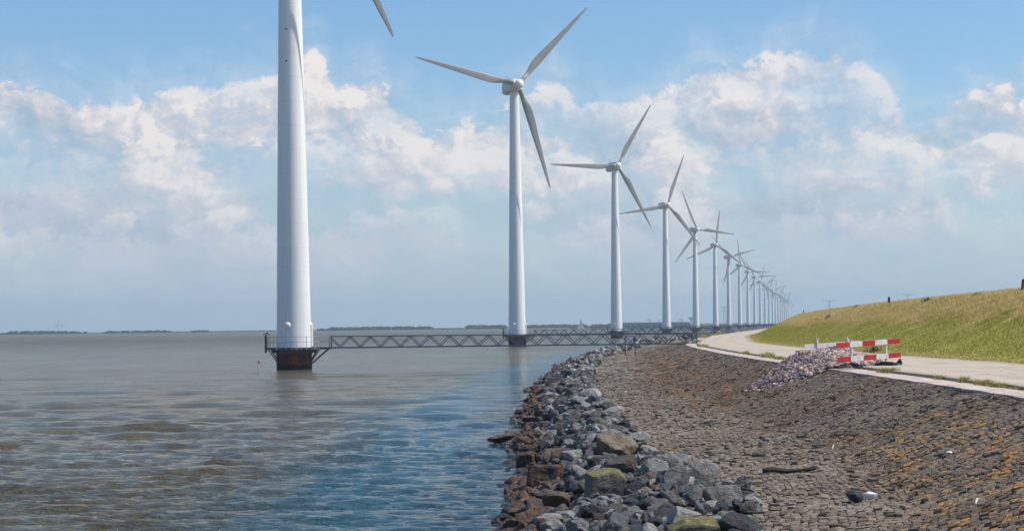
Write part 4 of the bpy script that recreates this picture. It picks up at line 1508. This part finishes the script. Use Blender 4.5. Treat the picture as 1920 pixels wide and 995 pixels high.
# ------------------------------------------------------------------ small finds on the stone slope
def find_on_slope(u, v):
    best = None
    for Y in np.arange(24, 150, .25):
        d_ = np.arange(-8.3, 0, .1)
        X_ = E(np.full_like(d_, Y)) + d_
        uu, vv = to_px(X_, Y, ground_z(np.full_like(d_, Y), d_) + .05)
        e_ = np.abs(uu - u) + np.abs(vv - v)
        j = int(e_.argmin())
        if best is None or e_[j] < best[0]:
            best = (e_[j], Y, float(d_[j]))
    return shore(best[1], best[2], .06)


b = MB()
q = find_on_slope(1480, 886)
pts_ = [(-.55, 0, .06, .07), (-.35, .02, .08, .085), (-.1, -.02, .05, .07), (.15, .03, .05, .05), (.38, .0, .07, .05), (.5, .02, .11, .075), (.56, .02, .12, .03)]
n = 10
vs = []
for x, y, z, r_ in pts_:
    for i in range(n):
        a = 2 * math.pi * i / n
        rr2 = r_ * (1 + .18 * math.sin(3 * a + x * 9))
        vs.append((x, y + math.cos(a) * rr2 * 1.5 + .06 * math.sin(x * 7), z * .8 - .02 + math.sin(a) * rr2 * .68))
b.add(vs, [(k_ * n + i, k_ * n + (i + 1) % n, (k_ + 1) * n + (i + 1) % n, (k_ + 1) * n + i) for k_ in range(len(pts_) - 1) for i in range(n)], True)
b.add(vs[:n], [tuple(range(n - 1, -1, -1))]); b.add(vs[-n:], [tuple(range(n))])
tag(b.build('driftwood', M['wood'], loc=q), 'dark crooked piece of driftwood lying on the paved slope', 'driftwood')

q = find_on_slope(1604, 938)
p, f = rock_shape(3, 777, 9)
o = obj('loose_stone', np_mesh('loose_stone', p * .14 * np.array([1, 1, 1.2]), f, [RM['grey']]), None, q + Vector((0, 0, .05)))
tag(o, 'grey round stone lying loose on the paved slope beside white litter', 'stone')
for (u, v, s, lab, shp) in [(1631, 935, .12, 'crumpled white plastic bag beside the loose grey stone', 'bag'),
                            (1825, 953, .09, 'white stick of litter nearest the bottom right of the slope', 'stick'),
                            (1782, 851, .07, 'white scrap of litter among the orange lichen', 'scrap'),
                            (1562, 842, .06, 'short white stick of litter in the middle of the slope', 'stick'),
                            (1146, 681, .10, 'white scrap of litter beside the far rocks', 'scrap'),
                            (1173, 737, .07, 'tiny white scrap of litter on the flat paving by the rocks', 'scrap')]:
    q = find_on_slope(u, v)
    if shp == 'stick':
        b = MB(); b.bar((-.02, -.03, .02), (.03, .07, .09), .02, .015)
        me = b.mesh('litter', M['litter'])
    else:
        p, f = rock_shape(2, 500 + int(u), 7, .08)
        me = np_mesh('litter', p * s * np.array([1, 1, .8 if shp == 'bag' else .5]), f, [M['litter']])
    o = obj('litter', me, None, q + Vector((0, 0, .04)))
    tag(o, lab, 'litter', 'white litter on the paved slope')
b = MB()
q = pix(1468, 649, Y=133)
vs = []
p, f = rock_shape(2, 888, 8)
o = obj('mole_hill', np_mesh('mole_hill', p * np.array([.32, .32, .3]), f, [M['wood']]), None, shore(136, 7.5, .12))
tag(o, 'dark lump of soil at the foot of the dike by the road', 'soil lump')

# ------------------------------------------------------------------ flag marker and boat on the water
q = pix(483, 702, z=0.0)
root = empty('flag_buoy', q)
b = MB(); b.tube((0, 0, -.5), (.05, 0, 1.35), .014, .010, 8); pole = b.build('pole', M['red'], root)
b = MB()
n = 6
vs = [(.05 + .03 * math.sin(k_) + .23 * k_ / n, .04 * math.sin(k_ * 1.3) + e_, z) for k_ in range(n + 1) for z, e_ in ((1.30 - .03 * k_, 0), (.98 + .025 * k_, 0), (1.30 - .03 * k_, .012), (.98 + .025 * k_, .012))]
b.add(vs, [f_ for k_ in range(n) for f_ in ((k_ * 4, k_ * 4 + 1, k_ * 4 + 5, k_ * 4 + 4), (k_ * 4 + 6, k_ * 4 + 7, k_ * 4 + 3, k_ * 4 + 2))])
b.build('flag', M['flag'], root)
b = MB(); b.tube((0, 0, -.10), (0, 0, .05), .09, .06, 12); b.build('float', M['black'], root)
tag(root, 'thin pole with a small red flag floating left of the nearest tower', 'buoy')

q = pix(1089, 618, Y=1500); q.z = 0
root = empty('sailing_boat', (q.x, 1500, 0))
b = MB()
hull = [(-3.2, .0), (-2.6, .8), (0, 1.1), (2.4, .7), (3.6, 0)]
vs = [(x, s_ * w_, z) for x, w_ in hull for s_ in (-1, 1) for z in (-.2, .8)]
b.add(vs, [f_ for k_ in range(4) for f_ in ((k_ * 4, k_ * 4 + 4, k_ * 4 + 5, k_ * 4 + 1), (k_ * 4 + 2, k_ * 4 + 3, k_ * 4 + 7, k_ * 4 + 6), (k_ * 4 + 1, k_ * 4 + 5, k_ * 4 + 7, k_ * 4 + 3))])
b.build('hull', M['sail'], root)
b = MB(); b.tube((.3, 0, .8), (.3, 0, 9.2), .07, .05, 8); b.build('mast', M['galv'], root)
b = MB(); b.add([(.2, .03, 1.4), (-2.9, .1, 1.5), (-1.3, .3, 4.5), (.2, .03, 9), (.2, -.03, 1.4), (-2.9, .02, 1.5), (-1.3, .22, 4.5), (.2, -.03, 9)], [(0, 1, 2, 3), (7, 6, 5, 4)]); b.build('sail', M['sail'], root)
b = MB(); b.add([(.5, 0, 8), (3.3, .1, 1), (.6, .3, 1.3), (.5, -.04, 8), (3.3, .06, 1), (.6, .26, 1.3)], [(0, 1, 2), (5, 4, 3)]); b.build('sail', M['sail'], root)
tag(root, 'tiny boat with white sails on the water beyond the second tower', 'sailing boat')

# ------------------------------------------------------------------ far shore
M['farland'] = simple('far_pasture', (.10, .11, .065), .9, .25, .004)
M['farfoliage'] = simple('far_foliage', (.018, .032, .022), .9, .35, .08)


def land(name, outline, z1, kind_label):
    """low land with a sloping bank: outline of (x, y)"""
    c_ = np.mean(outline, 0)
    lo = [(x, y, -.5) for x, y in outline]
    hi = [(x + (c_[0] - x) * .0 , y + (30 if y < c_[1] else -30), z1) for x, y in outline]
    b = MB()
    n = len(outline)
    b.add(lo + hi, [(i, (i + 1) % n, n + (i + 1) % n, n + i) for i in range(n)] + [tuple(range(n, 2 * n))])
    o = b.build(name, M['farland'])
    tag(o, kind=kind_label)


land('far_shore_land', [(-3000, 2280), (-600, 2150), (-330, 2250), (60, 2250), (130, 2600), (320, 3300), (900, 5900), (-3000, 5900)], 1.1, 'structure')
land('headland', [(232, 2450), (300, 2350), (352, 2600), (420, 3300), (300, 3000)], 4.6, 'structure')


def wood(u0, u1, v0, v1, Y, label, gap=.03, land_z=.7):
    """a distant belt of trees: many crowns of leaf clumps, one soft mass"""
    p0, p1 = pix(u0, v0, Y=Y), pix(u1, v1, Y=Y)
    L = abs(p1.x - p0.x)
    n = max(4, int(L / 1.5))
    vs, fs = [], []
    bb_ = 0
    v2, f2 = ICO[2]
    for k_ in range(n):
        t = (k_ + rng.random()) / n
        if rng.random() < gap and 3 < k_ < n - 3:
            continue
        x = p0.x + (p1.x - p0.x) * t
        tz = p0.z + (p1.z - p0.z) * t
        endf = min(1, min(t, 1 - t) * n / 3.5 * .5 + .5)
        H = max(1.5, (tz - land_z)) * rng.uniform(.88, 1.04) * endf
        yv = Y + rng.uniform(-18, 18)
        for j in range(3):
            r_ = H * rng.uniform(.30, .46)
            cx, cz = x + rng.uniform(-1.5, 1.5), land_z + H - r_ * rng.uniform(.95, 1.5)
            if j == 2: cz = land_z + r_ * .7
            rad = 1 + .22 * np.sin(v2[:, 0] * 5 + rng.uniform(0, 6)) * np.sin(v2[:, 2] * 6 + rng.uniform(0, 6)) + rng.normal(0, .07, len(v2))
            pv = v2 * rad[:, None] * r_ * np.array([1.15, 1.1, 1.0]) + np.array([cx, yv, cz])
            vs.append(pv); fs.append(f2 + bb_); bb_ += len(pv)
    o = obj('distant_wood', np_mesh('distant_wood', np.concatenate(vs), np.concatenate(fs), [M['farfoliage']]))
    tag(o, label, 'trees', 'tree belts on the far shore', 'stuff')


for args in [
    (2, 12, 621.5, 621.5, 2330, 'short clump of distant trees at the left picture edge'),
    (16, 147, 619.6, 619.4, 2330, 'even tree belt on the far shore behind the tiny turbine'),
    (150, 163, 619.5, 619.5, 2330, 'single round tree clump beside the tiny turbine\'s belt'),
    (178, 195, 623, 623, 2330, 'lowest hedge clump between the two left tree belts'),
    (196, 323, 619.4, 618.0, 2330, 'longest even tree belt left of the nearest tower'),
    (324, 355, 621, 621.2, 2330, 'low bushes joining the two belts left of the nearest tower'),
    (357, 396, 618.1, 618.1, 2330, 'short square tree belt left of the nearest tower'),
    (397, 518, 620.5, 619, 2330, 'low hedge line ending behind the nearest tower'),
    (596, 606, 612.5, 612.5, 2330, 'round tree clump right of the nearest tower'),
    (612, 812, 612.5, 610.3, 2330, 'long ragged tree belt between the first two towers'),
    (812, 872, 614.5, 614.0, 2330, 'low hedge in the gap before the second tower'),
    (873, 950, 608.5, 607.5, 2330, 'tall tree belt ending behind the second tower'),
    (985, 1104, 608.0, 606.8, 2330, 'tree belt between the second tower and the sluice'),
]:
    wood(*args)
wood(1106, 1178, 606.8, 605.0, 2150, 'dark wood at the left end of the far sluice', gap=0, land_z=.3)

# far sluice bridge
Ys = 2150.0
p0, p1 = pix(1165, 606, Y=Ys), pix(1292, 604.5, Y=Ys)
root = empty('sluice_bridge', (p0.x, Ys, 0))
L = p1.x - p0.x
b = MB(); b.box((L / 2, 0, 5.2), (L, 12, 2.4)); b.build('deck', M['gate'], root)
b = MB()
for k_ in range(28):
    b.bar((k_ * L / 27, -5.5, 6.4), (k_ * L / 27, -5.5, 7.2), .15)
b.bar((0, -5.5, 7.2), (L, -5.5, 7.2), .15)
b.build('railing', M['gate'], root)
for k_ in range(11):
    b = MB(); b.box((k_ * L / 10, 0, 1.7), (2.6, 13, 4.6)); b.build('pier', M['gate'], root)
for k_ in range(10):
    b = MB(); b.box(((k_ + .5) * L / 10, 2, 2.0), (L / 10 - 2.7, 1, 4)); b.build('sluice_gate', M['concrete'], root)
tag(root, 'low dark sluice bridge with pale gates far behind the third tower', 'bridge')

# mushroom shaped water tower
p = pix(1296, 612, Y=3000)
root = empty('water_tower', (p.x, 3000, 1.0))
b = MB(); b.tube((0, 0, 0), (0, 0, 11), 1.4, 1.1, 12); b.build('stem', M['concrete'], root)
b = MB(); b.lathe([(1.1, 9.5), (4.6, 12.2), (4.8, 13.4), (3.6, 13.9)], 20); b.build('tank', M['concrete'], root)
tag(root, 'mushroom shaped water tower far behind the fifth wind turbine', 'water tower')

# far small turbine on the left shore
p = pix(111.5, 628, Y=2700)
root = empty('wind_turbine', (p.x, 2700, 1.0))
b = MB(); b.lathe([(1.0, 0), (.6, 12.5)], 14); b.build('tower', M['hub'], root)
b = MB(); b.box((0, .5, 12.9), (1.1, 3, 1.2)); b.build('nacelle', M['hub'], root)
b = MB(); b.lathe([(.6, -.5), (.75, 0), (.5, .5), (.1, .8)], 12); hb_ = b.build('hub', M['hub'], root)
hb_.matrix_local = Matrix.Translation((0, -1.3, 12.9)) @ Matrix.Rotation(R(90), 4, 'X')
bmsh = bpy.data.meshes['rotor_blade']
for k_ in range(3):
    o = obj('rotor_blade', bmsh, root)
    o.matrix_local = Matrix.Translation((0, -1.3, 12.9)) @ Matrix.Rotation(R(90 - 92 - 120 * k_), 4, 'Y') @ Matrix.Scale(.40, 4)
tag(root, 'tiny lone white wind turbine before the tree belt on the far left shore', 'wind turbine')


# high voltage pylons
def pylon(u, vtop, Y, arms, label, kind_='mast', base=0.5):
    p = pix(u, vtop, Y=Y)
    H = p.z - base
    root = empty('power_pylon', (p.x, Y, base), R(rng.uniform(-12, 12)))
    b = MB()
    w0, w1 = H * .085, H * .02
    t_ = .32
    lv = np.linspace(0, H, 8)
    wf = lambda z: w0 + (w1 - w0) * (z / H) ** .7
    for sx_ in (-1, 1):
        for sy2 in (-1, 1):
            for a, b_ in zip(lv[:-1], lv[1:]):
                b.bar((sx_ * wf(a), sy2 * wf(a), a), (sx_ * wf(b_), sy2 * wf(b_), b_), t_)
    for a, b_ in zip(lv[:-1], lv[1:]):
        b.bar((-wf(a), -wf(a), a), (wf(b_), -wf(b_), b_), t_ * .7)
        b.bar((wf(a), -wf(a), a), (-wf(b_), -wf(b_), b_), t_ * .7)
    b.build('lattice_mast', M['pylon'], root)
    for (zf_, half, rise) in arms:
        b = MB()
        z = H * zf_
        for s_ in (-1, 1):
            b.bar((0, 0, z), (s_ * half * .72, 0, z + rise * .25), .55, .5)
            b.bar((s_ * half * .72, 0, z + rise * .25), (s_ * half, 0, z + rise), .4, .4)
            b.bar((0, 0, z + 1.8), (s_ * half * .72, 0, z + rise * .25), .35, .35)
            for q_ in (.4, .72, .98):
                b.bar((s_ * half * q_, 0, z + rise * (.25 if q_ < .9 else 1)), (s_ * half * q_, 0, z + rise * .2 - 1.8), .15)
        b.build('cross_arm', M['pylon'], root)
    return tag(root, label, 'power pylon', 'power pylons on the horizon')


pylon(1358, 574, 4000, [(.95, 9, 0), (.77, 12, 0), (.6, 9, 0)], 'tall three armed lattice pylon between the sixth and seventh turbines')
pylon(1555, 563, 3300, [(.97, 11.5, 2.6)], 'single wide armed pylon top over the dike, the left one')
pylon(1703, 551, 3300, [(.97, 12.5, 2.6)], 'single wide armed pylon top over the dike, the right one')
pylon(1217, 597, 4600, [(.9, 8, 0), (.7, 8, 0)], 'small faint pylon above the left part of the sluice')
pylon(1237, 599, 4600, [(.9, 6, 0)], 'smallest faint pylon above the middle of the sluice')
pylon(1277, 596, 4600, [(.9, 7, 0), (.72, 7, 0)], 'small faint pylon above the right end of the sluice')

# ------------------------------------------------------------------ haze
b = MB()
b.box((-100, 3000, 40), (6600, 6300, 88))
hm = bpy.data.materials.new('haze_air')
hm.use_nodes = True
gg = G(hm.node_tree)
out = gg.n('ShaderNodeOutputMaterial')
pv = gg.n('ShaderNodeVolumePrincipled', {'Color': (.70, .86, 1.0), 'Density': .00018, 'Anisotropy': .2})
gg.t.links.new(pv.outputs[0], out.inputs['Volume'])
hz_o = b.build('haze', hm)
tag(hz_o, kind='stuff')
